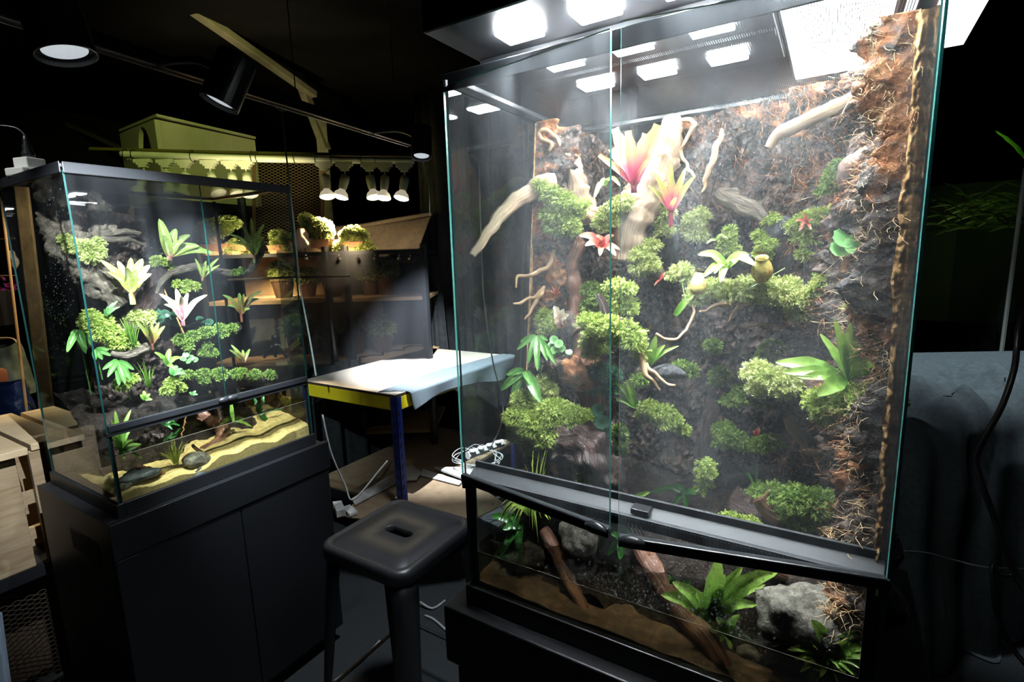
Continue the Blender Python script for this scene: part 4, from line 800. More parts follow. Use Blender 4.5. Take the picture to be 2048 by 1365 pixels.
clump('moss_clump', [(1085, 765, .855, 13), (1078, 790, .85, 13), (1100, 780, .85, 10)], 'mossp', 'feathery pale moss above the large left mound', L=.013)
clump('moss_mound', [(1045, 800, .80, 20), (1038, 835, .785, 26), (1070, 850, .79, 34), (1110, 830, .81, 34), (1140, 840, .815, 30), (1095, 870, .79, 30), (1060, 885, .785, 20), (1150, 860, .815, 20), (1040, 868, .785, 22)], 'moss', 'large rounded bright moss mound, lower left', L=.008, dens=.9)
clump('moss_clump', [(1168, 930, .775, 14), (1180, 940, .77, 16), (1172, 955, .77, 13), (1190, 950, .77, 10)], 'mossp', 'small pale moss tuft on the dark wet driftwood')
clump('spikemoss', [(1175, 752, .88, 16), (1200, 745, .88, 20), (1222, 750, .88, 16), (1195, 775, .88, 16), (1215, 770, .88, 12)], 'mosst', 'blue-green spikemoss with silvery glints, left centre', L=.009, cat='plant')
clump('moss_clump', [(1282, 510, .95, 17), (1300, 528, .95, 16), (1280, 535, .95, 15), (1300, 490, .96, 12)], 'mossp', 'misty pale moss patch in the upper centre')
clump('moss_clump', [(1325, 410, .99, 10), (1335, 425, .99, 12), (1318, 440, .99, 12), (1330, 460, .99, 14)], 'mossp', 'pale moss below the smaller green bromeliad', L=.008)
clump('moss_clump', [(1385, 440, 1.02, 15), (1395, 470, 1.02, 16), (1380, 465, 1.02, 12), (1400, 425, 1.02, 10)], 'mossp', 'faded moss patch on the wall above the pitcher plant', L=.008)
clump('moss_clump', [(1365, 540, .95, 14), (1350, 550, .95, 10), (1378, 555, .95, 12)], 'mossp', 'small moss knob left of the pitcher plant')
clump('moss_ledge', [(1400, 580, .92, 15), (1430, 578, .92, 19), (1462, 585, .915, 21), (1495, 582, .915, 22), (1530, 580, .915, 22), (1560, 588, .915, 20), (1590, 600, .92, 17), (1600, 622, .93, 15), (1395, 600, .92, 11), (1580, 570, .93, 12)], 'mossp', 'long moss covered ledge with the pitcher plant, upper centre right', L=.011)
clump('moss_clump', [(1455, 480, 1.0, 11), (1465, 500, 1.0, 12), (1460, 460, 1.01, 9)], 'moss', 'narrow strip of moss on the wall above the pitcher leaves', L=.008)
clump('moss_clump', [(1520, 470, 1.0, 10), (1530, 490, .99, 12), (1522, 508, .99, 10), (1545, 440, 1.0, 11)], 'moss', 'moss at left of the grey rock knob', L=.008)
clump('moss_clump', [(1590, 448, .98, 10), (1612, 440, .98, 12), (1635, 432, .97, 11), (1608, 462, .98, 11), (1622, 480, .98, 9), (1655, 425, .96, 7), (1612, 505, .98, 9)], 'moss', 'hanging ferny moss around the grey rock knob, upper right', L=.012)
clump('moss_clump', [(1632, 578, .91, 9), (1650, 565, .905, 13), (1675, 555, .90, 15), (1700, 548, .895, 15), (1722, 545, .89, 12), (1712, 530, .89, 11), (1690, 565, .895, 10)], 'moss', 'moss cushion below the scalloped leaf plant, right', L=.011)
clump('moss_clump', [(1672, 345, .95, 12), (1665, 365, .95, 13), (1680, 330, .95, 9)], 'mossd', 'dark moss left of the brown lava rock', L=.008)
clump('moss_clump', [(1775, 500, .81, 10), (1765, 490, .82, 9), (1780, 478, .81, 7)], 'mossp', 'small moss patch beside the zigzag root', L=.008)
clump('moss_clump', [(1515, 740, .87, 14), (1532, 752, .86, 18), (1552, 765, .86, 18), (1575, 765, .86, 15), (1520, 770, .87, 14), (1500, 745, .88, 8)], 'mossp', 'bright pale moss tuft left of the strap fern', L=.013)
clump('moss_clump', [(1640, 800, .81, 16), (1668, 808, .795, 21), (1700, 805, .785, 22), (1730, 808, .78, 20), (1655, 825, .80, 15), (1745, 790, .78, 14), (1690, 780, .80, 14)], 'moss', 'wide moss cushion below the strap fern, right', L=.012)
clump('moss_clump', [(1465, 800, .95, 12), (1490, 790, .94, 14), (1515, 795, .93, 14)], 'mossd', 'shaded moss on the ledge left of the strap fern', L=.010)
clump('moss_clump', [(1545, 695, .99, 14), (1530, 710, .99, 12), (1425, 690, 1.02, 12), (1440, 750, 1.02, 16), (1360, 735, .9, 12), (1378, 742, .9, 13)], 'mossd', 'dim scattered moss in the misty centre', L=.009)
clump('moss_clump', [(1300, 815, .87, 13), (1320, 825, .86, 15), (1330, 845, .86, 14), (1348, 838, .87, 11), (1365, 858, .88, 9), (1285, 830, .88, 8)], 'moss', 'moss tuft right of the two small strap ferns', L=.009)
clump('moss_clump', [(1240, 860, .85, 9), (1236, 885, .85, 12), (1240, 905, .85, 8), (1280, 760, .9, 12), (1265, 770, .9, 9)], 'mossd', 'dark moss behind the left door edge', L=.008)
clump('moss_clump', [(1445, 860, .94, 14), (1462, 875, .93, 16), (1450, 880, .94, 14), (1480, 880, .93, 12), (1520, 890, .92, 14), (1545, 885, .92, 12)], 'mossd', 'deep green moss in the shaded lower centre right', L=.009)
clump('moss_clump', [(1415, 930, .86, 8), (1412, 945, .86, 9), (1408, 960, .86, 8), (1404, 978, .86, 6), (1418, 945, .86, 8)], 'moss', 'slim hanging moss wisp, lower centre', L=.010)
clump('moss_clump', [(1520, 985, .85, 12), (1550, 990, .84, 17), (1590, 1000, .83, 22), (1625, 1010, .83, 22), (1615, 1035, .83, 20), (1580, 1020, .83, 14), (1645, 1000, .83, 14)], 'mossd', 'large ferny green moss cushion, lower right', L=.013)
clump('moss_clump', [(1440, 1045, .82, 11), (1460, 1042, .82, 14), (1480, 1050, .815, 15), (1500, 1052, .815, 14), (1512, 1062, .81, 10)], 'moss', 'light moss cushion just above the sill, lower right', L=.008)
clump('moss_clump', [(1705, 620, .86, 7), (1720, 650, .86, 7), (1740, 630, .84, 7), (1790, 800, .80, 8)], 'moss', 'tiny moss sprigs above the white stone', L=.009)
# ------------------------------------------------------------------ plants
leafy('pink_bromeliad', (1268, 372, .93), [(1228, 258, .92, 1.1), (1255, 262, .90, 1.1), (1317, 250, .93, 1.15), (1197, 312, .90, .85), (1292, 268, .95, 1.), (1300, 318, .89, .8), (1222, 300, .95, .9)], .0185, 'pink', 'tall pink and orange bromeliad in front of the bleached trunk', 'bromeliad', arch=.02, fold=.3, stem=.012, prof=lambda t: min(1, .45+1.1*t)*(1 if t < .9 else .62), wj=.2)
leafy('green_pink_bromeliad', (1342, 425, .94), [(1296, 370, .92), (1308, 345, .91), (1342, 325, .94, .9), (1372, 335, .95), (1390, 352, .93), (1352, 395, .90, .8)], .0125, 'pinkg', 'smaller pink and green bromeliad right of the tall pink one', 'bromeliad', arch=.05, fold=.3, stem=.025)
leafy('green_pitcher_leaves', (1210, 372, .93), [(1188, 398, .90), (1222, 362, .92), (1240, 372, .91), (1200, 362, .94)], .011, 'nep', 'small pale green plant left of the tall pink bromeliad', 'plant', arch=.3)
leafy('red_leaf_plant', (1204, 498, .90), [(1158, 472, .88, 1.3), (1194, 475, .87, 1.4), (1170, 492, .87, 1.1), (1232, 512, .88, 1.), (1228, 470, .92, .9), (1200, 512, .87, .8), (1240, 500, .90, .7)], .014, 'red', 'red veined leaf plant under the wood arch', 'plant', arch=.2)
leafy('red_seedling', (1112, 592, .89), [(1104, 572, .88), (1112, 568, .88), (1120, 572, .88), (1100, 582, .87), (1121, 584, .88), (1108, 576, .87)], .0042, 'red', 'tiny red star shaped seedling on the left column', 'plant', arch=.05)
leafy('red_cream_plant', (1122, 655, .875), [(1108, 612, .865, 1.2), (1128, 618, .86, 1.4), (1138, 628, .865, 1.2), (1114, 640, .86, 1.3), (1132, 638, .855, 1.2)], .013, 'rex', 'small red and cream crinkled leaf plant on the left column', 'plant', arch=.12, wave=.12, rag=.2)
palmate('palmate_plant', (1074, 672, .84), [(1034, 700, .82), (1040, 684, .83, .8), (1056, 728, .81), (1075, 742, .80, 1.1), (1095, 722, .82), (1112, 730, .83), (1096, 682, .86, .7)], .0115, 'palm', 'seven fingered green leaf in front of left bark column, upper of two', root=(1085, 790, .86))
palmate('palmate_plant', (1050, 742, .82), [(1002, 782, .80, 1.2), (1012, 750, .81, 1.), (1022, 802, .80, 1.1), (1082, 806, .79, 1.5), (1062, 770, .78, 1.0)], .0145, 'palm', 'broad fingered green leaf above the large moss mound', root=(1062, 810, .82))
roundplant('creeping_round_leaves', [(1108, 680, .86), (1118, 688, .855), (1125, 698, .86, .8), (1110, 700, .855, 1.1), (1138, 705, .86, .8), (1102, 690, .86, .8)], .0085, 'round', 'light green round leaves creeping over the cork pocket', (1120, 712, .88))
roundplant('dark_round_leaves', [(1188, 858, .82, 1.1), (1204, 845, .82), (1196, 820, .83, .9), (1212, 868, .82, .8), (1180, 880, .81, .8)], .013, 'roundd', 'glossy dark silver-veined leaves right of the moss mound', (1200, 890, .84))
leafy('small_strap_fern', (1272, 815, .84), [(1230, 765, .82, 1.), (1232, 800, .82, .9), (1252, 760, .83, 1.1), (1280, 812, .82, .5), (1228, 782, .82, .7)], .012, 'fern', 'small light green strap fern beside the left door edge', 'fern', arch=.1, wave=.05)
leafy('small_strap_fern', (1300, 730, .86), [(1288, 700, .85), (1312, 672, .86), (1330, 690, .87, .8), (1358, 692, .88, .6), (1290, 715, .84, .8)], .012, 'fern', 'young strap leaves above the drooping centre root', 'fern', arch=.1, wave=.05)
leafy('long_fern_leaf', (1350, 632, .89), [(1388, 590, .90), (1352, 628, .89, .3)], .013, 'fern', 'single long green leaf under left end of the moss ledge', 'fern', arch=.1, wave=.05)
t = leafy('pitcher_plant', (1452, 535, .90), [(1396, 510, .88), (1440, 565, .86), (1406, 555, .87, .9), (1510, 532, .86, 1.2), (1498, 510, .91, 1.), (1428, 548, .86, .8), (1470, 528, .86, .6)], .016, 'nep', 'pitcher plant with yellow-green leaves and speckled pitchers on the moss ledge', 'pitcher plant', arch=.2)
def pitcher(c, s, tilt):
    b = B(); ax = V((tilt, 0, 1)).normalized(); c = onx(*c)
    b.lathe([(0, -.020*s), (.008*s, -.018*s), (.0125*s, -.010*s), (.0135*s, -.002*s), (.0115*s, .006*s), (.0085*s, .012*s), (.0078*s, .016*s), (.0082*s, .0172*s), (.006*s, .0168*s), (.005*s, .010*s)], c, 16, axis=ax)
    q = obj('pitcher', b, 'pitcher', t, smooth=True); k = B(); disc_leaf(k, c+ax*.026*s, .008*s, V((.3, 0, 1)), 0, 0, -.2); obj('pitcher_lid', k, 'pitcher', q, smooth=True)
    obj('tendril', B().tube([c-ax*.02*s, c+V((.01, .02, -.03))*s, c+V((.02, .03*(1 if tilt > 0 else -1), 0))], .0009, 5), 'nep', q)
pitcher((1396, 568, .87), .95, .35); pitcher((1524, 538, .88), 1.15, -.55)
roundplant('scalloped_leaf_plant', [(1692, 476, .86, 1.25), (1680, 498, .86, 1.), (1712, 490, .855, 1.1), (1708, 505, .86, .8), (1728, 478, .87, .7)], .0135, 'round', 'plant with rounded scalloped green leaves, upper right', (1712, 520, .88), lobes=9)
leafy('tripod_leaf', (1722, 485, .87), [(1745, 455, .87), (1735, 450, .87, .8), (1752, 470, .87, .7)], .008, 'fern', 'small pointed leaf right of the scalloped leaves', 'plant', arch=.05)
leafy('strap_fern', (1696, 762, .785), [(1668, 638, .77, .8), (1700, 646, .785, .9), (1734, 664, .78, .45), (1552, 725, .79, 1.2), (1566, 745, .775, 1.1), (1636, 792, .745, 1.25), (1764, 714, .755, 1.2), (1622, 735, .80, .8), (1640, 668, .80, .6), (1600, 756, .77, .8)], .0185, 'fern', 'large bright green strap fern with wavy leaves on right ledge', 'fern', arch=.08, wave=.07, fold=.14, rows=22, prof=lambda t: max(.10, math.sin(PI*min(1, t**1.25))**.8))
tuft('grass_tuft', (1062, 1030, .722), 75, .080, 1.4, 'lime', 'lime green sweet flag tuft at the sill, lower left', width=.0030, seed=1, bend=.6)
tuft('grass_tuft', (1072, 1000, .735), 14, .10, .45, 'lime', 'upright lime blades rising behind the left door bar', width=.0026, seed=2)
tuft('grass_tuft', (1712, 1115, .76), 26, .075, .5, 'fernd', 'dark green grass tuft in lower right corner behind sill', width=.0026, seed=3)
tuft('grass_tuft', (1510, 990, .86), 3, .07, .5, 'fernd', 'two thin dark blades behind the red broken log', width=.003, seed=5)
leafy('java_fern', (1042, 1052, .75), [(982, 1032, .73, 1.2), (1005, 1060, .72, 1.1), (1000, 1115, .71, .9), (1032, 1140, .715, .8), (1020, 1030, .74)], .015, 'fernd', 'dark green wavy leaf plant left of the grass tuft', 'fern', arch=.1, wave=.2, rag=.1)
leafy('aquatic_fern', (1420, 1235, .725), [(1436, 1118, .70, 1.3), (1322, 1190, .69, 1.4), (1345, 1165, .70, 1.2), (1450, 1150, .72, .8), (1485, 1135, .735, .9), (1560, 1140, .72, 1.5), (1515, 1210, .70, .9), (1392, 1185, .71, 1.2), (1440, 1170, .74, .8), (1530, 1170, .74, .9)], .0185, 'fern', 'bright green fern pressed behind wet front glass, lower middle right', 'fern', arch=.12, wave=.08, rag=.06)
leafy('aquatic_fern', (1452, 1265, .70), [(1432, 1235, .69), (1420, 1262, .69, .8), (1480, 1230, .69, .9), (1462, 1300, .68, .7), (1440, 1285, .685, .7)], .014, 'fern', 'small fern leaves at the waterline below the bright fern', 'fern', arch=.12, wave=.1)
leafy('aquatic_fern', (1660, 1310, .70), [(1622, 1240, .69, 1.3), (1640, 1265, .70, 1.), (1575, 1300, .69, .9), (1608, 1325, .685, 1.), (1700, 1285, .69, 1.), (1735, 1318, .685, 1.), (1690, 1350, .68, 1.), (1640, 1355, .68, .9), (1715, 1355, .68, 1.), (1600, 1345, .68, .7), (1668, 1260, .705, .8), (1625, 1290, .69, .8), (1655, 1330, .685, .8), (1712, 1262, .70, .9), (1745, 1300, .69, .8), (1590, 1320, .685, .7), (1680, 1375, .68, .9), (1620, 1372, .68, .9), (1738, 1345, .68, .8)], .0135, 'fern', 'many leaved light green fern in the bottom right corner', 'fern', arch=.12, wave=.1)
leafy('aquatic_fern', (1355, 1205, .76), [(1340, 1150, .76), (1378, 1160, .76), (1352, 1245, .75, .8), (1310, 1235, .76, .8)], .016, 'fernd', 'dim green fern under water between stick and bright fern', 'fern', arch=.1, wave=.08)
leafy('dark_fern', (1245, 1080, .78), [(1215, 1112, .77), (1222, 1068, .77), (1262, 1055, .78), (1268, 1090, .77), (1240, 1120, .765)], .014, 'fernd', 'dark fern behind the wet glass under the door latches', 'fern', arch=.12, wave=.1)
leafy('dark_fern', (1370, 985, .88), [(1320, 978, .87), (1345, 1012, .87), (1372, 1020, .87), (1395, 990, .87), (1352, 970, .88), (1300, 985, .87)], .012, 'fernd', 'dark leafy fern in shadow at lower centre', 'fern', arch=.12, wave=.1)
leafy('small_strap_fern', (1258, 1012, .80), [(1300, 985, .79), (1282, 1015, .79, .8)], .012, 'fern', 'pointed green leaf above the sill near the latches', 'fern', arch=.1)
leafy('oval_leaf', (1428, 1052, .79), [(1390, 1030, .78, 1.), (1428, 1048, .78, .3)], .024, 'round', 'single broad oval green leaf above the sill', 'plant', arch=.12)
leafy('air_plant', (1612, 445, .96), [(1590, 442, .95), (1598, 462, .95), (1605, 425, .95), (1628, 440, .95), (1602, 452, .94), (1622, 460, .95)], .006, 'red', 'small red tinged leaves amid the hanging ferny moss', 'plant', arch=.1)
leafy('thin_leaf', (1432, 480, .99), [(1412, 488, .98), (1448, 470, .98), (1455, 476, .98)], .007, 'nep', 'thin light leaf on the moss strip above pitcher plant', 'plant', arch=.15)
leafy('thin_leaf', (1320, 560, .92), [(1332, 545, .92), (1308, 572, .92, .7)], .006, 'red', 'tiny reddish leaf in the misty centre', 'plant', arch=.1)
# ------------------------------------------------------------------ water drops on the inside of the front glass and the door
rnd = random.Random(11); b = B()
for i in range(3200):
    if rnd.random() < .7: px, py = rnd.gauss(1330, 130), rnd.gauss(1170, 60)
    else: px, py = rnd.uniform(950, 1740), rnd.uniform(1000, 1300)
    p = onx(px, py, BX0+G+.0002)
    if not (WZ+.003 < p.z < BZM-.024 and BY0+.02 < p.y < BY1-.02): continue
    r = min(.0026, .0004+rnd.expovariate(1/.00055)); k = len(b.v)
    for (rr, h) in ((1, 0), (.75, .45), (.3, .65)):
        for j in range(8): a = 2*PI*j/8; b.vert((p.x+h*r, p.y+rr*r*math.cos(a), p.z+rr*r*math.sin(a)*1.1))
    for i2 in range(2):
        for j in range(8): b.face((k+i2*8+j, k+i2*8+(j+1) % 8, k+i2*8+8+(j+1) % 8, k+i2*8+8+j))
    b.face([k+16+j for j in range(8)])
M['dropm'] = mat('water_drop_shell', (.8, .9, .92), .08, spec=1)
_n = M['dropm'].node_tree.nodes; _l = M['dropm'].node_tree.links; _t = _n.new('ShaderNodeBsdfTransparent'); _m = _n.new('ShaderNodeMixShader'); _m.inputs[0].default_value = .24
_l.new(_t.outputs[0], _m.inputs[1]); _l.new(_n['Principled BSDF'].outputs[0], _m.inputs[2]); _l.new(_m.outputs[0], _n['Material Output'].inputs[0])
tag(obj('water_droplets', b, 'dropm', smooth=True), 'water droplets beading inside the lower front glass of near terrarium', 'droplets', kind='stuff')

# mist drifting inside the near terrarium
mv = bpy.data.materials.new('drifting_mist'); mv.use_nodes = True; n = mv.node_tree.nodes; l = mv.node_tree.links; n.clear()
out = n.new('ShaderNodeOutputMaterial'); vs = n.new('ShaderNodeVolumeScatter'); vs.inputs['Color'].default_value = (.93, .97, 1, 1); vs.inputs['Anisotropy'].default_value = .25
tc = n.new('ShaderNodeTexCoord'); mp = n.new('ShaderNodeMapping'); mp.inputs['Scale'].default_value = (5, 7, 3.2); l.new(tc.outputs['Object'], mp.inputs[0])
nz = n.new('ShaderNodeTexNoise'); nz.inputs['Scale'].default_value = 1.3; nz.inputs['Detail'].default_value = 4; nz.inputs['Distortion'].default_value = 1.2; l.new(mp.outputs[0], nz.inputs[0])
mr = n.new('ShaderNodeMapRange'); mr.inputs[1].default_value = .48; mr.inputs[2].default_value = .72; mr.inputs[3].default_value = .04; mr.inputs[4].default_value = MIST; l.new(nz.outputs[0], mr.inputs[0]); l.new(mr.outputs[0], vs.inputs['Density']); l.new(vs.outputs[0], out.inputs['Volume'])
mo = tag(obj('mist', bx((.70, -.04, .96), (1.05, .49, 1.69)), mv), 'white mist drifting through the upper middle of near terrarium', 'mist', kind='stuff')

leafy('red_leaf', (1512, 872, .88), [(1518, 855, .88), (1506, 862, .88, .7)], .008, 'red', 'tiny red leaf in the shade above the large ferny moss', 'plant', arch=.1)
wood('root', [(1538, 872, .90), (1552, 880, .895), (1568, 868, .89)], [.0012, .0018, .0012], 'tan', 'hair-thin root beside the sloping brown root, lower right', amp=.1, seed=70)
wood('root', [(1480, 655, .93), (1530, 650, .93), (1570, 655, .93)], [.001, .0014, .001], 'tan', 'hair-thin horizontal rootlet below the moss ledge', amp=.1, seed=71)
# ------------------------------------------------------------------ planting of the far terrarium (points at a given Y)
def yl(u, v):
    x = .655+.22*u; z = .84+(.80-.03*u)*v
    d = .02+.055*noise.fractal(V((x*9, z*9, 3)), 1, 2., 5)+.05*math.sin(PI*v)*(1-u)+.03*max(0, noise.noise(V((x*20, z*16, 8))))+.012*noise.fractal(V((x*60, z*60, 3)), 1, 2., 3)
    return V((x, 1.985-max(.004, d)*min(1, min(u, 1-u)*8+.1), z))
b = B().grid(yl, 90, 200, uvfn=lambda u, v: (.10 if v > .75 else -.1, v)); k = len(b.v)
tag(obj('cork_background', b, ['bark'], smooth=True), 'rugged dark cork back wall in left part of far terrarium', 'background panel')
Y = ony
def woody(name, pts, rad, m, label, **k): return wood(name, [Y(*p) for p in pts], rad, m, label, **k)
woody('driftwood_log', [(100, 372, 1.95), (112, 430, 1.9), (140, 490, 1.86), (180, 545, 1.83), (215, 580, 1.8), (245, 612, 1.78)], [.03, .04, .048, .044, .034, .018], 'greywood', 'grey creviced driftwood root sweeping down left of far terrarium', amp=.45, seg=26, ridges=4, seed=50)
woody('driftwood_log', [(182, 390, 1.93), (200, 420, 1.90), (205, 455, 1.88), (200, 490, 1.88)], [.02, .028, .03, .02], 'greywood', 'rough grey stump at upper left of far terrarium', amp=.6, seg=22, ridges=4, seed=51)
woody('driftwood_branch', [(200, 468, 1.86), (230, 466, 1.86), (258, 464, 1.86), (284, 468, 1.86)], [.014, .010, .008, .004], 'greywood', 'pale driftwood fingers pointing right from the grey stump', amp=.4, seed=52)
woody('driftwood_branch', [(205, 478, 1.85), (235, 480, 1.84), (262, 480, 1.84), (290, 492, 1.84)], [.010, .008, .005, .003], 'greywood', 'lower thin driftwood finger beside the grey stump', amp=.4, seed=53)
woody('vine_wood', [(312, 588, 1.82), (322, 565, 1.82), (348, 545, 1.82), (385, 535, 1.82), (420, 538, 1.83), (450, 545, 1.84), (482, 548, 1.84), (505, 535, 1.84), (518, 512, 1.84), (522, 485, 1.84)], [.006, .009, .012, .012, .012, .013, .014, .014, .015, .016], 'greywood', 'thick curved liana arching across far terrarium to the right', amp=.25, seed=54)
woody('driftwood_log', [(322, 525, 1.88), (312, 560, 1.86), (300, 600, 1.84), (275, 640, 1.82), (240, 665, 1.8)], [.022, .022, .024, .026, .026], 'darkwood', 'dark slanting wood behind the yellow bromeliad, far terrarium', amp=.35, seed=55)
woody('driftwood_log', [(330, 700, 1.86), (380, 680, 1.84), (430, 668, 1.83), (480, 655, 1.83)], [.022, .026, .024, .014], 'darkwood', 'dark mossy log rising to the right, middle of far terrarium', amp=.35, seed=56)
woody('driftwood_log', [(360, 762, 1.80), (420, 762, 1.79), (480, 760, 1.79), (550, 755, 1.79)], [.022, .026, .026, .018], 'darkwood', 'long dark mossy log low on right of far terrarium', amp=.3, seed=57)
woody('driftwood_log', [(222, 705, 1.72), (250, 712, 1.72), (280, 700, 1.74), (310, 690, 1.76)], [.006, .011, .016, .014], 'greywood', 'grey driftwood snout below the moss, centre of far terrarium', amp=.3, seed=58)
woody('driftwood_log', [(398, 822, 1.74), (420, 838, 1.71), (445, 852, 1.69), (440, 880, 1.68), (405, 900, 1.66)], [.012, .018, .022, .018, .010], 'redwood', 'red-brown wet wood dipping into the water, far terrarium', amp=.4, seed=59)
woody('sunken_stick', [(272, 935, 1.60), (300, 938, 1.60), (335, 952, 1.60)], [.004, .006, .004], 'redwood', 'slim stick lying on sand at left of far terrarium', amp=.2, seed=60)
woody('sunken_stick', [(385, 890, 1.62), (400, 905, 1.60), (418, 925, 1.60)], [.004, .006, .004], 'redwood', 'slim stick leaning behind the grey stone, far terrarium', amp=.2, seed=61)
def bank2(u, v):
    x = SX0+.03+.50*u; y = 1.70+.27*v
    return V((x, y, .865+(.10-.05*u)*math.sin(min(1, v*1.5)*PI/2)+.12*v*(1-u*.8)+.035*noise.fractal(V((u*5, v*3, 12)), 1, 2., 5)))
tag(obj('soil_bank', B().grid(bank2, 70, 40), 'soil', smooth=True), 'dark wet soil bank in the back of far terrarium', 'soil', kind='stuff')
def mc(name, blobs, m, label, **k): return clump(name, blobs, m, label, fn=Y, wd=k.pop('wd', .0022), **k)
mc('moss_clump', [(150, 492, 1.80, 20), (172, 498, 1.78, 26), (190, 508, 1.78, 20), (132, 478, 1.82, 12), (195, 485, 1.8, 12)], 'mossp', 'bright moss on the grey root, upper left of far terrarium', L=.012)
mc('moss_clump', [(315, 522, 1.84, 15), (330, 525, 1.84, 12), (348, 540, 1.84, 10)], 'moss', 'moss under the large green bromeliad, far terrarium', L=.010)
mc('moss_clump', [(355, 568, 1.80, 10), (375, 568, 1.80, 12), (390, 572, 1.80, 10), (370, 578, 1.80, 9)], 'moss', 'small mossy shelf under the arched liana', L=.010)
mc('moss_clump', [(470, 545, 1.82, 10), (484, 540, 1.82, 9)], 'mossd', 'moss spot on the right bend of the liana', L=.008)
mc('moss_clump', [(185, 645, 1.76, 24), (200, 660, 1.75, 24), (180, 632, 1.77, 18), (212, 640, 1.76, 12)], 'moss', 'moss pad left of the small ribbed fern, far terrarium', L=.012)
mc('moss_clump', [(275, 635, 1.80, 22), (288, 640, 1.80, 22), (262, 645, 1.80, 14), (300, 628, 1.8, 10)], 'mossp', 'light yellow-green moss ball in centre of far terrarium', L=.012)
mc('moss_clump', [(225, 660, 1.75, 16), (245, 672, 1.75, 16), (235, 690, 1.74, 18), (262, 690, 1.74, 12), (222, 680, 1.74, 14)], 'moss', 'moss around the grass tuft, left centre of far terrarium', L=.010)
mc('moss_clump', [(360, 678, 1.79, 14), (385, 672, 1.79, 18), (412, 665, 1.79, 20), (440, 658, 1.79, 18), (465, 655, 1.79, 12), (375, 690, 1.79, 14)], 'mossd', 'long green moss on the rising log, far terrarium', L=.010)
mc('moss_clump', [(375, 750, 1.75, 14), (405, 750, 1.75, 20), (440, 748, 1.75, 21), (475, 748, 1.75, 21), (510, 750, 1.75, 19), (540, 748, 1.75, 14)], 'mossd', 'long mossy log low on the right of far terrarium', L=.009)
mc('moss_clump', [(245, 768, 1.68, 16), (262, 758, 1.68, 14), (345, 765, 1.72, 16), (335, 780, 1.72, 14), (360, 775, 1.72, 12)], 'moss', 'moss patches near the waterline of far terrarium', L=.011)
mc('moss_clump', [(415, 690, 1.8, 10), (425, 705, 1.8, 12), (405, 705, 1.8, 10)], 'mossd', 'dark ferny moss under the rising log, far terrarium', L=.010)
N2 = V((-.25, -.85, .45))
def lf(name, base, tips, width, m, label, cat, **k): return leafy(name, Y(*base), [Y(*q[:3]) for q in tips], width, m, label, cat, N=N2, **k)
lf('green_bromeliad', (338, 512, 1.80), [(318, 438, 1.78), (352, 458, 1.82), (380, 470, 1.84), (398, 492, 1.78), (430, 508, 1.78), (325, 470, 1.76), (368, 480, 1.76), (410, 500, 1.85)], .028, 'bgreen', 'large green bromeliad with pale stripes at top of far terrarium', 'bromeliad', arch=.10, fold=.25, stem=.015)
lf('yellow_bromeliad', (262, 582, 1.72), [(200, 520, 1.71), (215, 545, 1.68), (235, 522, 1.74), (262, 516, 1.78), (285, 518, 1.75), (300, 530, 1.72), (303, 548, 1.68), (250, 535, 1.66), (275, 540, 1.66), (222, 535, 1.76), (292, 560, 1.66)], .025, 'byel', 'glowing yellow-green bromeliad at left centre of far terrarium', 'bromeliad', arch=.08, fold=.25, stem=.04)
lf('striped_bromeliad', (365, 640, 1.74), [(318, 588, 1.73), (328, 610, 1.70), (352, 578, 1.77), (376, 586, 1.74), (415, 590, 1.73), (362, 592, 1.69), (345, 600, 1.72)], .019, 'bvar', 'pink and cream striped bromeliad in centre of far terrarium', 'bromeliad', arch=.14, fold=.25, stem=.02)
lf('green_bromeliad', (508, 510, 1.81), [(455, 468, 1.79), (465, 485, 1.78), (484, 452, 1.84), (502, 436, 1.86), (528, 448, 1.82), (528, 474, 1.78), (490, 490, 1.75), (512, 465, 1.77), (522, 492, 1.78), (498, 470, 1.8)], .017, 'bgreen', 'green bromeliad perched on the liana end, right of far terrarium', 'bromeliad', arch=.14, fold=.25, stem=.03)
lf('small_bromeliad', (405, 556, 1.80), [(390, 517, 1.79), (408, 530, 1.77), (438, 516, 1.81), (440, 530, 1.79), (412, 522, 1.83)], .012, 'bgreen', 'small green bromeliad on middle of the liana', 'bromeliad', arch=.06, fold=.25, stem=.01)
lf('bronze_bromeliad', (482, 628, 1.77), [(445, 590, 1.76), (455, 612, 1.74), (478, 586, 1.77), (488, 588, 1.75), (524, 582, 1.79), (500, 618, 1.74), (518, 598, 1.8)], .016, 'bdark', 'bronze and green bromeliad at right of far terrarium', 'bromeliad', arch=.14, fold=.25, stem=.03)
lf('bronze_bromeliad', (304, 688, 1.72), [(272, 642, 1.71), (290, 650, 1.69), (318, 645, 1.73), (330, 652, 1.72), (304, 648, 1.75), (298, 655, 1.68)], .013, 'bdark', 'small dark bromeliad beside the striped one, far terrarium', 'bromeliad', arch=.08, fold=.25, stem=.02)
lf('bronze_bromeliad', (488, 725, 1.77), [(458, 700, 1.76), (470, 708, 1.74), (500, 698, 1.78), (485, 700, 1.8), (462, 690, 1.8)], .013, 'bdark', 'shaded dark bromeliad above the low mossy log', 'bromeliad', arch=.08, fold=.25)
palmate('palmate_plant', (155, 660, 1.66), [(134, 705, 1.64), (143, 680, 1.65), (172, 708, 1.64), (185, 692, 1.66), (160, 700, 1.68, .8)], .016, 'palm', 'wet fingered leaf near left glass of far terrarium', root=(182, 790, 1.70), N=N2, fn=Y)
palmate('palmate_plant', (236, 722, 1.66), [(205, 740, 1.65), (215, 755, 1.63), (238, 772, 1.63, 1.2), (250, 768, 1.62, 1.1), (262, 762, 1.64, 1.1), (268, 740, 1.66), (222, 725, 1.66, .8)], .014, 'palm', 'shiny fingered green leaf at left centre above waterline, far terrarium', root=(262, 800, 1.70), N=N2, fn=Y)
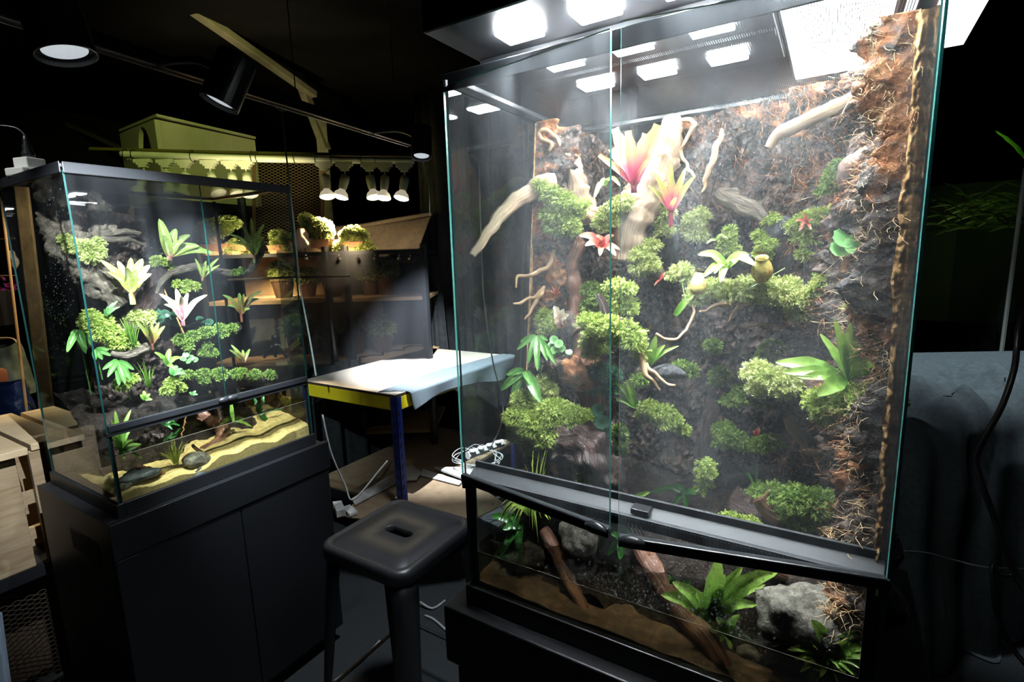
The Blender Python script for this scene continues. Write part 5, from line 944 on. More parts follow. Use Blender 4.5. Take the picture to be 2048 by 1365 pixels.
palmate('palmate_plant', (190, 700, 1.68), [(222, 712, 1.68), (205, 720, 1.67), (190, 722, 1.66), (218, 700, 1.69)], .013, 'palm', 'third fingered leaf between the two others, far terrarium', root=(205, 760, 1.70), N=N2, fn=Y)
roundplant('creeping_round_leaves', [(372, 710, 1.78), (382, 716, 1.78), (376, 722, 1.78), (390, 720, 1.78), (366, 718, 1.78)], .010, 'round', 'small round green leaves in the middle shade of far terrarium', (380, 735, 1.8), N=N2, fn=Y)
roundplant('dark_round_leaves', [(312, 625, 1.82), (330, 628, 1.82), (345, 632, 1.83), (320, 640, 1.81), (400, 640, 1.82), (418, 645, 1.82)], .014, 'roundd', 'dark glossy begonia leaves behind the striped bromeliad', (360, 655, 1.85), N=N2, fn=Y)
lf('ribbed_fern', (212, 632, 1.74), [(208, 618, 1.73), (216, 612, 1.73), (226, 606, 1.74), (236, 602, 1.74), (220, 626, 1.73), (230, 620, 1.73), (240, 614, 1.74)], .008, 'round', 'small pale button fern left of centre in far terrarium', 'fern', arch=.1)
lf('strap_leaf_plant', (335, 730, 1.72), [(308, 705, 1.71), (318, 712, 1.70), (362, 715, 1.73), (340, 698, 1.74), (350, 740, 1.70)], .014, 'fern', 'small bright strap leaf plant below the small dark bromeliad', 'fern', arch=.15)
lf('strap_leaf_plant', (345, 750, 1.70), [(340, 735, 1.7), (365, 738, 1.7), (372, 748, 1.69), (355, 732, 1.72)], .014, 'round', 'rounded light leaves just above the waterline, far terrarium', 'plant', arch=.15)
lf('aquatic_fern', (242, 900, 1.60), [(218, 870, 1.58), (228, 852, 1.60), (262, 858, 1.61), (268, 880, 1.59), (300, 895, 1.60), (250, 920, 1.58), (238, 878, 1.62), (285, 918, 1.59), (225, 895, 1.57), (230, 822, 1.6), (222, 840, 1.58), (262, 820, 1.62)], .011, 'fern', 'bright fern in the left front corner of far terrarium', 'fern', arch=.15, wave=.1)
lf('aquatic_fern', (465, 842, 1.66), [(438, 852, 1.64), (462, 802, 1.66), (466, 820, 1.68), (505, 855, 1.64), (490, 838, 1.66), (448, 842, 1.62)], .012, 'fern', 'small fern by the red-brown wood, far terrarium', 'fern', arch=.1, wave=.1)
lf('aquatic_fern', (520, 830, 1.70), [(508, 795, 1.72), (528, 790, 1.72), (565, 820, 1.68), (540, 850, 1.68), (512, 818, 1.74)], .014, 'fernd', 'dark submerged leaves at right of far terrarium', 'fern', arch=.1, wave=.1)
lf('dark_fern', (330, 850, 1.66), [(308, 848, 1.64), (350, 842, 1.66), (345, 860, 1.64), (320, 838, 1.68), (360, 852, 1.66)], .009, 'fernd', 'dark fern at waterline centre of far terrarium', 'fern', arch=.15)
lf('small_leaf_plant', (290, 800, 1.66), [(280, 790, 1.66), (300, 788, 1.66), (305, 800, 1.65), (288, 782, 1.68)], .010, 'fern', 'tiny green plant over the black bar, left of far terrarium', 'plant', arch=.1)
lf('small_leaf_plant', (385, 790, 1.66), [(378, 785, 1.66), (392, 782, 1.66), (396, 790, 1.65)], .009, 'round', 'tiny round leaves beside the black bar, centre of far terrarium', 'plant', arch=.1)
tuft('grass_tuft', Y(268, 690, 1.70), 40, .085, .38, 'fern', 'fine green grass tuft left of the small dark bromeliad', width=.0035, seed=7, bend=.2)
tuft('grass_tuft', Y(298, 775, 1.70), 22, .09, .5, 'fern', 'loose grass above the black bar, far terrarium', width=.003, seed=8, bend=.3)
tuft('grass_tuft', Y(352, 928, 1.60), 34, .085, .8, 'limey', 'yellow-green aquatic grass planted in the sand, far terrarium', width=.0042, seed=9, bend=.3)
rock('stone', Y(395, 922, 1.59), .030, 'rock', 'speckled grey stone on the yellow sand, far terrarium', seed=60, sq=(1.2, .9, .8))
rock('stone', Y(398, 948, 1.572), .028, 'rockdark', 'black stone half buried at front glass of far terrarium', seed=61, sq=(1.3, .7, .6), pit=0)
rock('stone', Y(425, 900, 1.68), .028, 'rock', 'second grey stone behind the speckled one, far terrarium', seed=62, sq=(1.2, 1, .7))
rock('stone', Y(278, 952, 1.60), .034, 'rockdark', 'flat dark stone in left front of far terrarium', seed=63, sq=(1.5, 1, .5), pit=0)
rock('stone', Y(505, 868, 1.78), .030, 'rock', 'flat stone sunk behind right sand slope, far terrarium', seed=64, sq=(1.4, 1, .5), pit=0)
rock('stone', Y(248, 975, 1.58), .016, 'rock', 'small pale stone in the left corner sand, far terrarium', seed=65, sq=(1.3, 1, .7))
# droplets on the upper glass of the far terrarium
rnd = random.Random(5); b = B()
for i in range(700):
    px, py = (rnd.uniform(300, 520), rnd.gauss(520, 30)) if i < 420 else (rnd.gauss(118, 16), rnd.gauss(600, 110))
    if i < 420: p = Y(px, py, SY1-G-.0003); ax = 1
    else: p = onx(px, py, SX0+G+.0003); ax = 0
    if not (SZM < p.z < 1.66 and SX0 < p.x < SX1-.01 and SY0+.01 < p.y < SY1): continue
    r = rnd.uniform(.0007, .002); k = len(b.v)
    for (rr, h) in ((1, 0), (.6, .55)):
        for j in range(6):
            a = PI*j/3; q = (rr*r*math.cos(a), rr*r*math.sin(a))
            b.vert((p.x+q[0], p.y-h*r, p.z+q[1]) if ax else (p.x+h*r, p.y+q[0], p.z+q[1]))
    for j in range(6): b.face((k+j, k+(j+1) % 6, k+6+(j+1) % 6, k+6+j))
    b.face([k+6+j for j in range(6)])
tag(obj('water_droplets', b, 'dropm', smooth=True), 'fine droplets inside the glass of the far left terrarium', 'droplets', kind='stuff')
# plug on the far terrarium
pl = thing('travel_adapter', 'white plug adapter with black plug standing on back corner of far terrarium lid', 'plug adapter', onx(45, 335, .56))
c = V((.545, 1.85, SZ1+.011))
obj('adapter_body', bx(c+V((-.03, -.03, 0)), c+V((.04, .035, .022)), rot=Matrix.Rotation(.3, 3, 'Z')), 'steel', pl, bevel=.004)
obj('adapter_block', bx(c+V((-.012, -.022, .022)), c+V((.035, .028, .05)), rot=Matrix.Rotation(.3, 3, 'Z')), 'steel', pl, bevel=.003)
pg = obj('plug', B().lathe([(0, 0), (.014, 0), (.015, .012), (.010, .024), (.011, .030), (.007, .04), (.0075, .046), (.004, .06), (0, .062)], c+V((.012, .004, .05)), 14), 'black', pl, smooth=True)
obj('plug_cable', B().tube([c+V((.012, .004, .11)), c+V((.0, .02, .128)), c+V((-.03, .05, .13)), c+V((-.05, .07, .10)), c+V((-.055, .08, .03))], .0028, 8), 'black', pg, smooth=True)
# ------------------------------------------------------------------ lighting track with three spots
RZ = HC+.5
a, e = onz(-60, 16, RZ), onz(822, 292, RZ)
trk = thing('lighting_track', 'black lighting track running overhead from left foreground toward the middle', 'track', a)
dirr = (e-a).normalized(); ang = math.atan2(dirr.y, dirr.x); Lr = (e-a).length
T = Matrix.Translation(a)@Matrix.Rotation(ang, 4, 'Z')
q = obj('rail', bx((0, -.018, 0), (Lr, .018, .03)), 'black'); q.parent = trk; q.matrix_parent_inverse = trk.matrix_world.inverted(); q.matrix_world = T
q = obj('rail_lip', B().box((0, -.018, -.004), (Lr, -.013, 0)).box((0, .013, -.004), (Lr, .018, 0)), mat('rail_lip_aluminium', (.5, .5, .52), .35, .7)); q.parent = trk; q.matrix_parent_inverse = trk.matrix_world.inverted(); q.matrix_world = T
for f in (.12, .55, .93):
    p = a.lerp(e, f); obj('rail_hanger', B().tube([p+V((0, 0, .03)), p+V((0, 0, 1.1))], .002, 5), 'black', trk)
def track_spot(c, d, Lc, R_, label, energy, tgt, ang):
    c = V(c); d = V(d).normalized(); t = thing('track_spotlight', label, 'spotlight', c-d*Lc)
    obj('housing', B().lathe([(0, -Lc), (R_*.96, -Lc), (R_, -Lc+.006), (R_, 0), (R_*.95, .001), (R_*.93, -.012)], c, 36, axis=d), mat('spot_housing', (.02, .022, .02), .35), t, smooth=False)
    h = obj('trim_ring', B().lathe([(R_*.93, -.012), (R_*.80, -.018), (R_*.74, -.010)], c, 36, axis=d), 'reflector', t)
    bb = B(); a0 = d.orthogonal().normalized(); a1 = d.cross(a0)
    for i in range(36):
        aa = 2*PI*i/36; p = c+(a0*math.cos(aa)+a1*math.sin(aa))*R_*.86-d*.012; bb.tube([p, p-(a0*math.cos(aa)+a1*math.sin(aa))*R_*.10], .0011, 4)
    obj('cooling_fins', bb, 'black', t)
    obj('lens', B().lathe([(0, -.012), (R_*.5, -.011), (R_*.74, -.009)], c, 30, axis=d), 'lens', t)
    m_ = c-d*Lc*.6; pr_ = a+dirr*((m_-a).dot(dirr)); pr_.z = RZ+.005; obj('bracket', B().tube([m_, V((m_.x, m_.y, m_.z+.04)).lerp(pr_, .4), pr_], .010, 8), 'black', t)
    spot_light('spot_beam', c+d*.02, tgt, energy, (.86, .93, 1), ang, .6, .004)
def axis_spot(p0, p1, z1): return None
R0 = V((RT.x, RT.y, 0)).normalized(); F0 = V((FW.x, FW.y, 0)).normalized()
m1 = onz(134, 112, RZ-.14); track_spot(m1, V((0, 0, -1))+R0*.22, .20, .045, 'large black cylinder spotlight at the top left, nearest on the track', 125, (.70, 1.76, 1.3), 1.05)
m2 = onz(438, 208, RZ-.13); track_spot(m2, V((0, 0, -1))-R0*.42-F0*.22, .12, .043, 'middle black cylinder spotlight on the track, tilted to the left', 170, (.85, 1.75, 1.0), .8)
m3 = onz(843, 315, RZ-.12); track_spot(m3, V((0, 0, -1))-F0*.28, .12, .039, 'small black spotlight at the far end of the track above the pale table', 430, (2.2, 1.75, .85), 1.1)
obj_w = tag(obj('green_wire', B().tube([far(545, 208, 2.4), far(556, 218, 2.4), far(566, 222, 2.4), far(578, 218, 2.4), far(574, 212, 2.4)], .002, 6, step=.01), 'cable_g', smooth=True), 'thin wire hooked round the lighting track above the pale cord', 'wire')
# ------------------------------------------------------------------ beam and post of the tent
def bar(name, p, q, w_, h_, m, label, cat, kind=None):
    p, q = V(p), V(q); d = (q-p).normalized(); sd = d.cross(V((0, 0, 1))); sd = sd.normalized() if sd.length > .05 else V((RT.x, RT.y, 0)).normalized(); up = sd.cross(d).normalized(); b = B(); k = 0
    for o in (p, q):
        for s1, s2 in ((-1, -1), (1, -1), (1, 1), (-1, 1)): b.vert(o+sd*w_*s1*.5+up*h_*s2*.5)
    for f in ((0, 1, 5, 4), (1, 2, 6, 5), (2, 3, 7, 6), (3, 0, 4, 7), (3, 2, 1, 0), (4, 5, 6, 7)): b.face(f)
    o = obj(name, b, m, bevel=.004); return tag(o, label, cat, kind=kind)
bar('tent_beam', far(340, -12, 3.2), far(628, 190, 4.4), .07, .05, 'beam', 'pale painted tent beam slanting down across the dark ceiling', 'beam')
bar('tent_post', far(606, 178, 4.38), far(652, 300, 4.38), .07, .06, 'beam', 'short slanting pale post where the tent beam ends', 'post')
bar('tent_post', far(642, 240, 4.4), far(690, 900, 4.4), .09, .07, 'beam', 'upright pale post beside the hanging lit bulbs', 'post')
bar('tent_beam', far(-20, 180, 5.4), far(250, 300, 5.4), .07, .04, mat('brown_beam_paint', (.07, .06, .045), .7), 'dark brown beam in the dark above the far terrarium', 'beam')  # plain dark brown beam colour
# ------------------------------------------------------------------ painted box building
def PX(px, py, D): return far(px, py, D)
hb = thing('painted_box_house', 'pale cream box house with arched openings and sloping roof, far back at left', 'model house', far(370, 400, 3.7))
A_, Bq, Cq, D_ = far(248, 268, 4.1), far(318, 240, 3.6), far(505, 280, 4.3), far(432, 300, 4.7)
def wallquad(tops, zb, name, mtl, par, th=.02):
    b = B(); p, q = tops; n = (q-p); n.z = 0; n = V((n.y, -n.x, 0)).normalized()
    for o in (V((0, 0, 0)), -n*th*(1 if n.dot(FW) < 0 else -1)):
        b.vert(p+o); b.vert(q+o); b.vert(V((q.x, q.y, zb))+o); b.vert(V((p.x, p.y, zb))+o)
    for f in ((0, 1, 2, 3), (7, 6, 5, 4), (0, 4, 5, 1), (3, 2, 6, 7), (0, 3, 7, 4), (1, 5, 6, 2)): b.face(f)
    return obj(name, b, mtl, par)
zb = far(400, 400, 3.8).z
# end wall with two arch openings cut as real gaps
def archwall():
    b = B(); p, q = A_, Bq; N = 60; h = []
    for i in range(N+1):
        t = i/N; x = p.lerp(q, t); lo = None
        for c_, r_ in ((.22, .09), (.66, .17)):
            if abs(t-c_) < r_: 
                zs = far(300, 304 if c_ > .5 else 302, 3.75).z; hh = (.20 if c_ > .5 else .10)*math.sqrt(1-((t-c_)/r_)**2); lo = zs-.02+hh
        h.append((x, lo))
    zl = far(280, 308, 3.8).z
    for i in range(N):
        (x0, l0), (x1, l1) = h[i], h[i+1]; k = len(b.v)
        g0, g1 = (l0 if l0 else zl-.0), (l1 if l1 else zl-.0)
        for P_ in ((x0, x0.z), (x1, x1.z), (x1, g1), (x0, g0)): b.vert((P_[0].x, P_[0].y, P_[1]))
        b.face((k, k+1, k+2, k+3))
    k = len(b.v); b.vert((p.x, p.y, zl)); b.vert((q.x, q.y, zl)); b.vert((q.x, q.y, zb)); b.vert((p.x, p.y, zb)); b.face((k, k+1, k+2, k+3))
    o = obj('end_wall', b, 'cream', hb); md = o.modifiers.new('t', 'SOLIDIFY'); md.thickness = .03; return o
archwall(); wallquad((Bq, Cq), zb, 'side_wall', 'cream', hb); wallquad((D_, A_), zb, 'rear_wall', 'cream', hb); wallquad((Cq, D_), zb, 'far_wall', 'cream', hb)
b = B(); e1, e2, e3, e4 = far(238, 264, 4.05), far(313, 233, 3.55), far(512, 278, 4.3), far(430, 292, 4.8)
for o in (0, .018):
    for p in (e1, e2, e3, e4): b.vert(p+V((0, 0, o)))
for f in ((3, 2, 1, 0), (4, 5, 6, 7), (0, 1, 5, 4), (1, 2, 6, 5), (2, 3, 7, 6), (3, 0, 4, 7)): b.face(f)
obj('roof', b, 'cream', hb)
obj('stand_pole', B().tube([V((hb.location.x+.3, hb.location.y-.2, 0)), V((hb.location.x+.3, hb.location.y-.2, zb+.02))], .03, 8), 'black', hb)
# ------------------------------------------------------------------ pipe with stepped brackets and reflector bulbs
whp = nmat('cream_pipe', [(.3, (.50, .52, .38)), (.7, (.6, .62, .46))], 10, 2, .45, 0)
pp = thing('lamp_pipe', 'pale horizontal pipe with stepped brackets carrying a row of reflector bulbs', 'lamp pipe', far(540, 318, 3.2))
DP = 3.2
obj('pipe', B().tube([far(243, 309, DP), far(530, 318, DP), far(828, 322, DP)], .021, 14), whp, pp, smooth=True)
obj('support_bar', B().tube([far(180, 298, DP+.02), far(530, 307, DP+.02), far(828, 311, DP+.02)], .011, 8), mat('olive_bar', (.10, .09, .02), .5), pp)
lampx = [(285, 0), (330, 0), (368, 0), (418, 0), (460, 0), (490, 0), (648, 2), (688, 1), (738, 2), (768, 1), (808, 1)]
for i, (x, lit) in enumerate(lampx):
    y = 312+ (x-243)*.016; s = 3.2/1030
    b = B(); c = far(x, y+6, DP)
    Rr_ = V((RT.x, RT.y, 0)).normalized(); F_ = V((FW.x, FW.y, 0)).normalized()
    for k_, (w_, h0, h1) in enumerate(((.052, 0, .022), (.036, .022, .034), (.024, .034, .05))):
        k = len(b.v)
        for sx in (-1, 1):
            for sy in (-1, 1):
                for z in (-h0, -h1): b.vert(c+Rr_*sx*w_+F_*sy*.015+V((0, 0, z)))
        for f in ((0, 1, 3, 2), (4, 6, 7, 5), (0, 4, 5, 1), (2, 3, 7, 6), (0, 2, 6, 4), (1, 5, 7, 3)): b.face([k+j for j in f])
    obj('bracket', b, whp, pp)
    g = 'reflector bulbs along the pale pipe'
    tl = (-.35, .25, -.2, .45, .35, .2, .1, -.25, .2, -.1, -.2)[i]
    ax = (V((0, 0, -1))+Rr_*tl-F_*.25).normalized(); j = c+V((0, 0, -.09)); bs = j+ax*.02
    lit_s = {0: 'unlit', 1: 'glowing', 2: 'weakly lit'}[lit]
    if lit == 0: lab = ('unlit spot bulb at left end of the pale pipe', 'second unlit bulb from left end of the pale pipe', 'third unlit bulb from left on the pale pipe', 'fourth unlit bulb from left on the pale pipe', 'fifth unlit bulb from left on the pale pipe', 'unlit bulb nearest the wire mesh panel, pale pipe')[i]
    else: lab = ('leftmost of the five lit bulbs, weakly lit, before the pale post', 'second of the five lit bulbs, glowing, right of the post', 'middle of the five lit bulbs, weakly lit, turned aside', 'fourth of the five lit bulbs, brightly glowing', 'rightmost of the five lit bulbs, brightly glowing')[i-6]
    t = thing('reflector_bulb', lab, 'bulb', j)
    obj('arm', B().tube([c+V((0, 0, -.04)), c+V((0, 0, -.09))], .006, 6), whp, t)
    obj('socket', B().lathe([(0, -.03), (.026, -.03), (.028, .0), (.024, .05), (.020, .06)], bs, 18, axis=ax), whp, t, smooth=True)
    obj('bulb_reflector', B().lathe([(.018, .055), (.022, .065), (.038, .08), (.046, .10), (.046, .108)], bs, 22, axis=ax), whp if not lit else mat('backlit_bulb_glass', (.8, .7, .5), .3, emit=.5), t, smooth=True)
    obj('bulb_face', B().lathe([(0, .122), (.022, .119), (.038, .113), (.046, .108)], bs, 22, axis=ax), 'steel' if not lit else ('warm' if lit == 1 else mat('weak_bulb_face', (1, .85, .6), .4, emit=3)), t, smooth=True)
    if lit: spot_light('bulb_beam', bs+ax*.17, far(640, 500, 3.05) if i < 9 else far(740, 500, 3.3), 1700 if lit == 1 else 700, (1, .78, .48), .85, .9, .03)
for x in (252, 268, 385, 505, 515, 590, 632, 664, 724, 752):
    y = 312+(x-243)*.016; pts = []
    for k_ in range(9): a_ = 2*PI*k_/8; pts.append(far(x, y, DP)+V((0, 0, .005))+F_*math.cos(a_)*.03+V((0, 0, math.sin(a_)*.036)))
    tag(obj('cable_tie', B().tube(pts, .0022, 4, cap=False), 'black'), 'thin black tie strapping the pale pipe to the bar above', 'cable tie', 'black ties along the pale pipe')
cable('hanging_wire', [far(826, 314, 3.2), far(846, 318, 3.2), far(848, 330, 3.2), far(858, 370, 3.2), far(860, 432, 3.2)], .003, 'cable_g', 'thin wire dropping from the right end of the pale pipe to the brown cloth', 'wire')
# wire mesh panel on a frame
def meshpanel(name, c4, m, label, frame=.012, fm='black'):
    t = thing(name, label, 'mesh panel', c4[3]); b = B(); P = [V(p) for p in c4]
    L1 = (P[1]-P[0]).length; L2 = (P[3]-P[0]).length
    for p, uv in zip(P, ((0, 0), (L1, 0), (L1, L2), (0, L2))): b.vert(p, uv)
    b.face((0, 1, 2, 3)); obj('mesh_sheet', b, m, t)
    b = B()
    for i in range(4): b.tube([P[i], P[(i+1) % 4]], frame, 6)
    obj('frame', b, fm, t); return t
meshpanel('wire_mesh_panel', [far(508, 312, 3.75), far(645, 316, 3.75), far(645, 505, 3.75), far(508, 505, 3.75)], 'expanded', 'brown expanded metal mesh panel behind the left bonsai', .014, mat('brown_frame', (.12, .075, .03), .5))
# brown cloth behind the right bonsai
def bc(u, v):
    top = far(650+213*u, 460-30*u, 3.62+.0*u); bot = far(655+175*u, 528, 3.5)
    p = top.lerp(bot, v); k = .02*math.sin(u*22+v*4)*(v)+.035*math.sin(u*5+v*3+1); return p-FW*k
o = tag(obj('brown_cloth', B().grid(bc, 60, 30), 'brown', smooth=True), 'brown cloth strung up behind the right bonsai', 'cloth'); o.modifiers.new('t', 'SOLIDIFY').thickness = .003
tag(obj('cloth_hem', B().tube([far(648, 458, 3.6), far(720, 452, 3.6), far(790, 440, 3.6), far(864, 428, 3.6)], .014, 8), 'brown', smooth=True), 'rolled upper hem of the brown cloth', 'cloth')
tag(obj('brown_cloth', B().grid(lambda u, v: far(640+22*u+3*v, 455+8*u+60*v, 3.55)-FW*.02*math.sin(u*9), 12, 12), 'brown', smooth=True), 'gathered knot of brown cloth beside the left bonsai', 'cloth')
# ------------------------------------------------------------------ bonsai shelf
bs_ = thing('display_shelf', 'dark display shelf under the bonsai, hung with sheer black cloth', 'shelf', far(680, 800, 3.1))
def slabq(name, pts, th, m, par):
    b = B()
    for o in (0, -th):
        for p in pts: b.vert(V(p)+V((0, 0, o)))
    for f in ((0, 1, 2, 3), (7, 6, 5, 4), (0, 4, 5, 1), (1, 5, 6, 2), (2, 6, 7, 3), (3, 7, 4, 0)): b.face(f)
    return obj(name, b, m, par)
p1 = far(395, 512, 3.0); zt = p1.z
R0 = V((RT.x, RT.y, 0)).normalized(); F0 = V((FW.x, FW.y, 0)).normalized()
org = V((p1.x, p1.y, zt)); Wd = (far(850, 516, 3.0)-far(395, 512, 3.0)).length
sq4 = lambda z, w0=0., w1=1.: [V((org.x, org.y, z))+R0*Wd*w0, V((org.x, org.y, z))+R0*Wd*w1, V((org.x, org.y, z))+R0*Wd*w1+F0*.5, V((org.x, org.y, z))+R0*Wd*w0+F0*.5]
slabq('shelf_top', sq4(zt), .02, 'black', bs_)
for z in (1.22, .85, .4): slabq('shelf_board', sq4(z), .02, 'amber' if z < 1.3 else 'black', bs_)
for w0 in (0.0, .555, .64, .985): slabq('post', sq4(zt, w0, w0+.025), zt, 'black', bs_) if False else obj('post', B().tube([V((org.x, org.y, 0))+R0*Wd*(w0+.01)-F0*.01, V((org.x, org.y, zt+.03))+R0*Wd*(w0+.01)-F0*.01], .022, 8), 'black', bs_)
slabq('back_panel', [V((org.x, org.y, zt-.02))+F0*.5, V((org.x, org.y, zt-.02))+R0*Wd*.7+F0*.5, V((org.x, org.y, zt-.02))+R0*Wd*.7+F0*.52, V((org.x, org.y, zt-.02))+F0*.52], 1.1, 'amber', bs_)
tag(obj('support_rod', B().tube([far(455, 560, 2.95), far(560, 556, 2.95), far(700, 552, 2.95)], .006, 6), 'black'), 'thin dark rod crossing below the bonsai shelf edge', 'rod')
# things on its lower boards, seen dimly through the sheer cloth
rnd = random.Random(21); labs = ['brown pot dimly seen under the bonsai shelf, behind sheer cloth']
for i, (w0, z, s) in enumerate(((.28, 1.22, .07), (.40, 1.22, .055), (.52, 1.22, .07), (.70, 1.22, .06), (.78, 1.22, .07), (.33, .85, .08), (.47, .85, .06), (.60, .85, .08), (.74, .85, .07))):
    c = V((org.x, org.y, z))+R0*Wd*w0+F0*.25
    tag(obj('flower_pot', B().lathe([(0, 0), (s*.7, 0), (s, s*1.5), (s*1.08, s*1.5), (s*1.08, s*1.7), (s*.95, s*1.7), (s*.9, s*1.45), (0, s*1.45)], c, 20), 'potd', smooth=False), labs[0], 'pot', 'pots on the lower boards of the bonsai shelf')
    clump('pot_plant', [(0, 0, 0, s*900)], 'foliage_b', 'dim leafy plant in a brown pot under the bonsai shelf', L=.04, dens=.5, fn=lambda a_, b_, c_, cc=c, s=s: cc+V((0, 0, s*2.3)), wd=.008, cat='plant', kind='thing')['group'] = 'potted plants on the lower boards of the bonsai shelf'
sheer = bpy.data.materials.new('sheer_black_cloth'); sheer.use_nodes = True; n = sheer.node_tree.nodes; l = sheer.node_tree.links
pb = n['Principled BSDF']; pb.inputs['Base Color'].default_value = (.012, .014, .018, 1); pb.inputs['Roughness'].default_value = .8
tt = n.new('ShaderNodeBsdfTransparent'); tt.inputs[0].default_value = (.75, .75, .78, 1); mm = n.new('ShaderNodeMixShader'); mm.inputs[0].default_value = .4; l.new(pb.outputs[0], mm.inputs[1]); l.new(tt.outputs[0], mm.inputs[2]); l.new(mm.outputs[0], n['Material Output'].inputs[0])
def sc(u, v):
    p = V((org.x, org.y, zt+.004))+R0*Wd*(.36+.64*u)-F0*(.035+.012*math.sin(u*40+v*6)*v+.02*math.sin(u*11+2)*v); p.z -= (.95)*v; return p
tag(obj('sheer_cloth', B().grid(sc, 120, 20), sheer, smooth=True), 'sheer black cloth hanging from the bonsai shelf edge', 'cloth')
def kc(u, v):
    p = far(838+40*u, 505+8*u, 3.5); q = far(848+52*u, 730, 3.5); r = p.lerp(q, v); return r-FW*(.010*math.sin(u*11+1)+.006*math.sin(u*23+v))*(.4+v)
o = tag(obj('black_curtain', B().grid(kc, 50, 20), 'cloth', smooth=True), 'folded black curtain at the right end of the bonsai shelf', 'curtain'); o.modifiers.new('t', 'SOLIDIFY').thickness = .003
def kc2(u, v):
    x = .9+.9*0; p = V((1.75, 2.42, .86)).lerp(V((2.75, 2.38, .86)), u); p.y += .03*math.sin(u*34)+.015*math.sin(u*71); p.z = .86*(1-v)*1.0+.0; return p
o = tag(obj('black_curtain', B().grid(kc2, 120, 4), 'cloth', smooth=True), 'black pleated curtain hanging behind the pale table to the floor', 'curtain'); o.modifiers.new('t', 'SOLIDIFY').thickness = .003
def kc3(u, v):
    p = V((2.95, 2.6, 0)).lerp(V((3.4, 1.1, 0)), u); p.x += .04*math.sin(u*42)+.02*math.sin(u*80+1); p.z = 2.6*(1-v); return p
o = tag(obj('black_curtain', B().grid(kc3, 120, 6), 'cloth', smooth=True), 'tall black curtain between the pale table and the near terrarium', 'curtain'); o.modifiers.new('t', 'SOLIDIFY').thickness = .003
# binder clips on the shelf edge
for x in (612, 678, 716, 750, 798, 820):
    c = far(x, 517+(x-612)*.004, 2.955); t = tag(obj('binder_clip', B().box(c-V((.008, .008, .006)), c+V((.008, .008, .006))).tube([c+V((-.01, -.012, .0)), c+V((-.012, -.014, .018)), c+V((-.004, -.014, .018))], .0015, 5), 'chrome'), 'shiny clip pinching the sheer cloth on the bonsai shelf edge', 'clip', 'clips along the bonsai shelf edge')
# bonsai trees
def bonsai(label, tray, trunk, pads, s=1., stand=None, m='foliage_b', tw=.07):
    D = 3.12; base = far(*tray, D); base.z = zt+.05*s; t = thing('bonsai', label, 'bonsai', (base.x, base.y, zt))
    bw = tw*s; b = B()
    for k_, (w_, h_, z_) in enumerate(((1, .5, .022), (1.1, .56, .05), (.98, .48, .05), (.95, .46, .044))): pass
    ids = []
    for (wx, wy, z_) in ((.9, .45, .02), (1.06, .55, .052), (1.1, .58, .056), (1.0, .5, .056), (.97, .47, .045)):
        ids.append([b.vert(V((base.x, base.y, zt+z_*s))+R0*bw*wx*sx+F0*bw*wy*sy) for sx, sy in ((-1, -1), (1, -1), (1, 1), (-1, 1))])
    for a_, c_ in zip(ids, ids[1:]):
        for i in range(4): b.face((a_[i], a_[(i+1) % 4], c_[(i+1) % 4], c_[i]))
    b.face(ids[0][::-1]); b.face(ids[-1])
    obj('tray', b, 'pot', t)
    b = B().box(V((base.x, base.y, zt))-V((bw*.8, bw*.5, 0)), V((base.x, base.y, zt+.02*s))+V((bw*.8, bw*.5, 0))); obj('tray_stand', b, 'amber', t)
    P = [far(x, y, D) for x, y in trunk]; P[0] = V((base.x, base.y, zt+.045*s)); obj('trunk', B().tube(P, [.028*s, .02*s, .014*s, .008*s][:max(2, len(P))], 10, amp=.3), 'barkb', t, smooth=True)
    b = B(); bt = B(); rn = random.Random(int(tray[0]))
    for x, y, r in pads:
        c = far(x, y, D+rn.uniform(-.03, .03)); rr = r*D/FPX; fronds(b, c, rr, int(260+rr*9000), (1, 1, .5), rn, .03, .008)
        bt.tube([P[-1].lerp(P[0], .35), c-V((0, 0, rr*.3))], [.008*s, .003], 6)
    obj('foliage_pads', b, m, t); obj('branch', bt, 'barkb', t); return t
bonsai('bushy bonsai with gnarled trunk in shallow terracotta tray, left of pale post', (626, 500), [(626, 500), (622, 480), (632, 465), (630, 452)], [(640, 450, 14), (622, 445, 9), (650, 462, 10), (632, 462, 12), (612, 437, 6), (645, 475, 9)], 1.35, tw=.085)
bonsai('spreading bonsai with open layered branches before the brown cloth', (706, 510), [(703, 512), (703, 496), (706, 480), (708, 470)], [(698, 468, 10), (718, 470, 11), (732, 492, 9), (682, 492, 7), (725, 498, 9), (706, 463, 9), (740, 500, 6), (676, 500, 5)], 1.0)
bonsai('layered bonsai glowing behind the back glass of far terrarium', (432, 520), [(432, 510), (425, 488), (432, 470), (430, 455)], [(425, 450, 12), (445, 448, 14), (462, 445, 10), (412, 455, 9), (438, 462, 9), (418, 470, 6)], 1.2, tw=.09)
bonsai('small bonsai in tray seen through right side of far terrarium', (478, 525), [(478, 522), (476, 505), (474, 495)], [(470, 490, 8), (480, 498, 8), (464, 498, 6), (492, 505, 9)], 1.0)
bonsai('upright conifer shaped bonsai between far terrarium edge and mesh panel', (562, 508), [(562, 508), (560, 490), (560, 475)], [(556, 470, 8), (560, 485, 9), (572, 475, 7), (575, 490, 7), (556, 497, 6)], .9)
scl = thing('stone_figure', 'small pale rocky figure beside the bushy bonsai', 'ornament', (far(606, 508, 3.05).x, far(606, 508, 3.05).y, zt))
obj('rock_body', B().blob(V((far(606, 490, 3.05).x, far(606, 490, 3.05).y, zt+.07)), .045, .4, 22, 12, 0, (1, 1, 1.6)), mat('pale_stone', (.6, .45, .3), .8), scl, smooth=True)
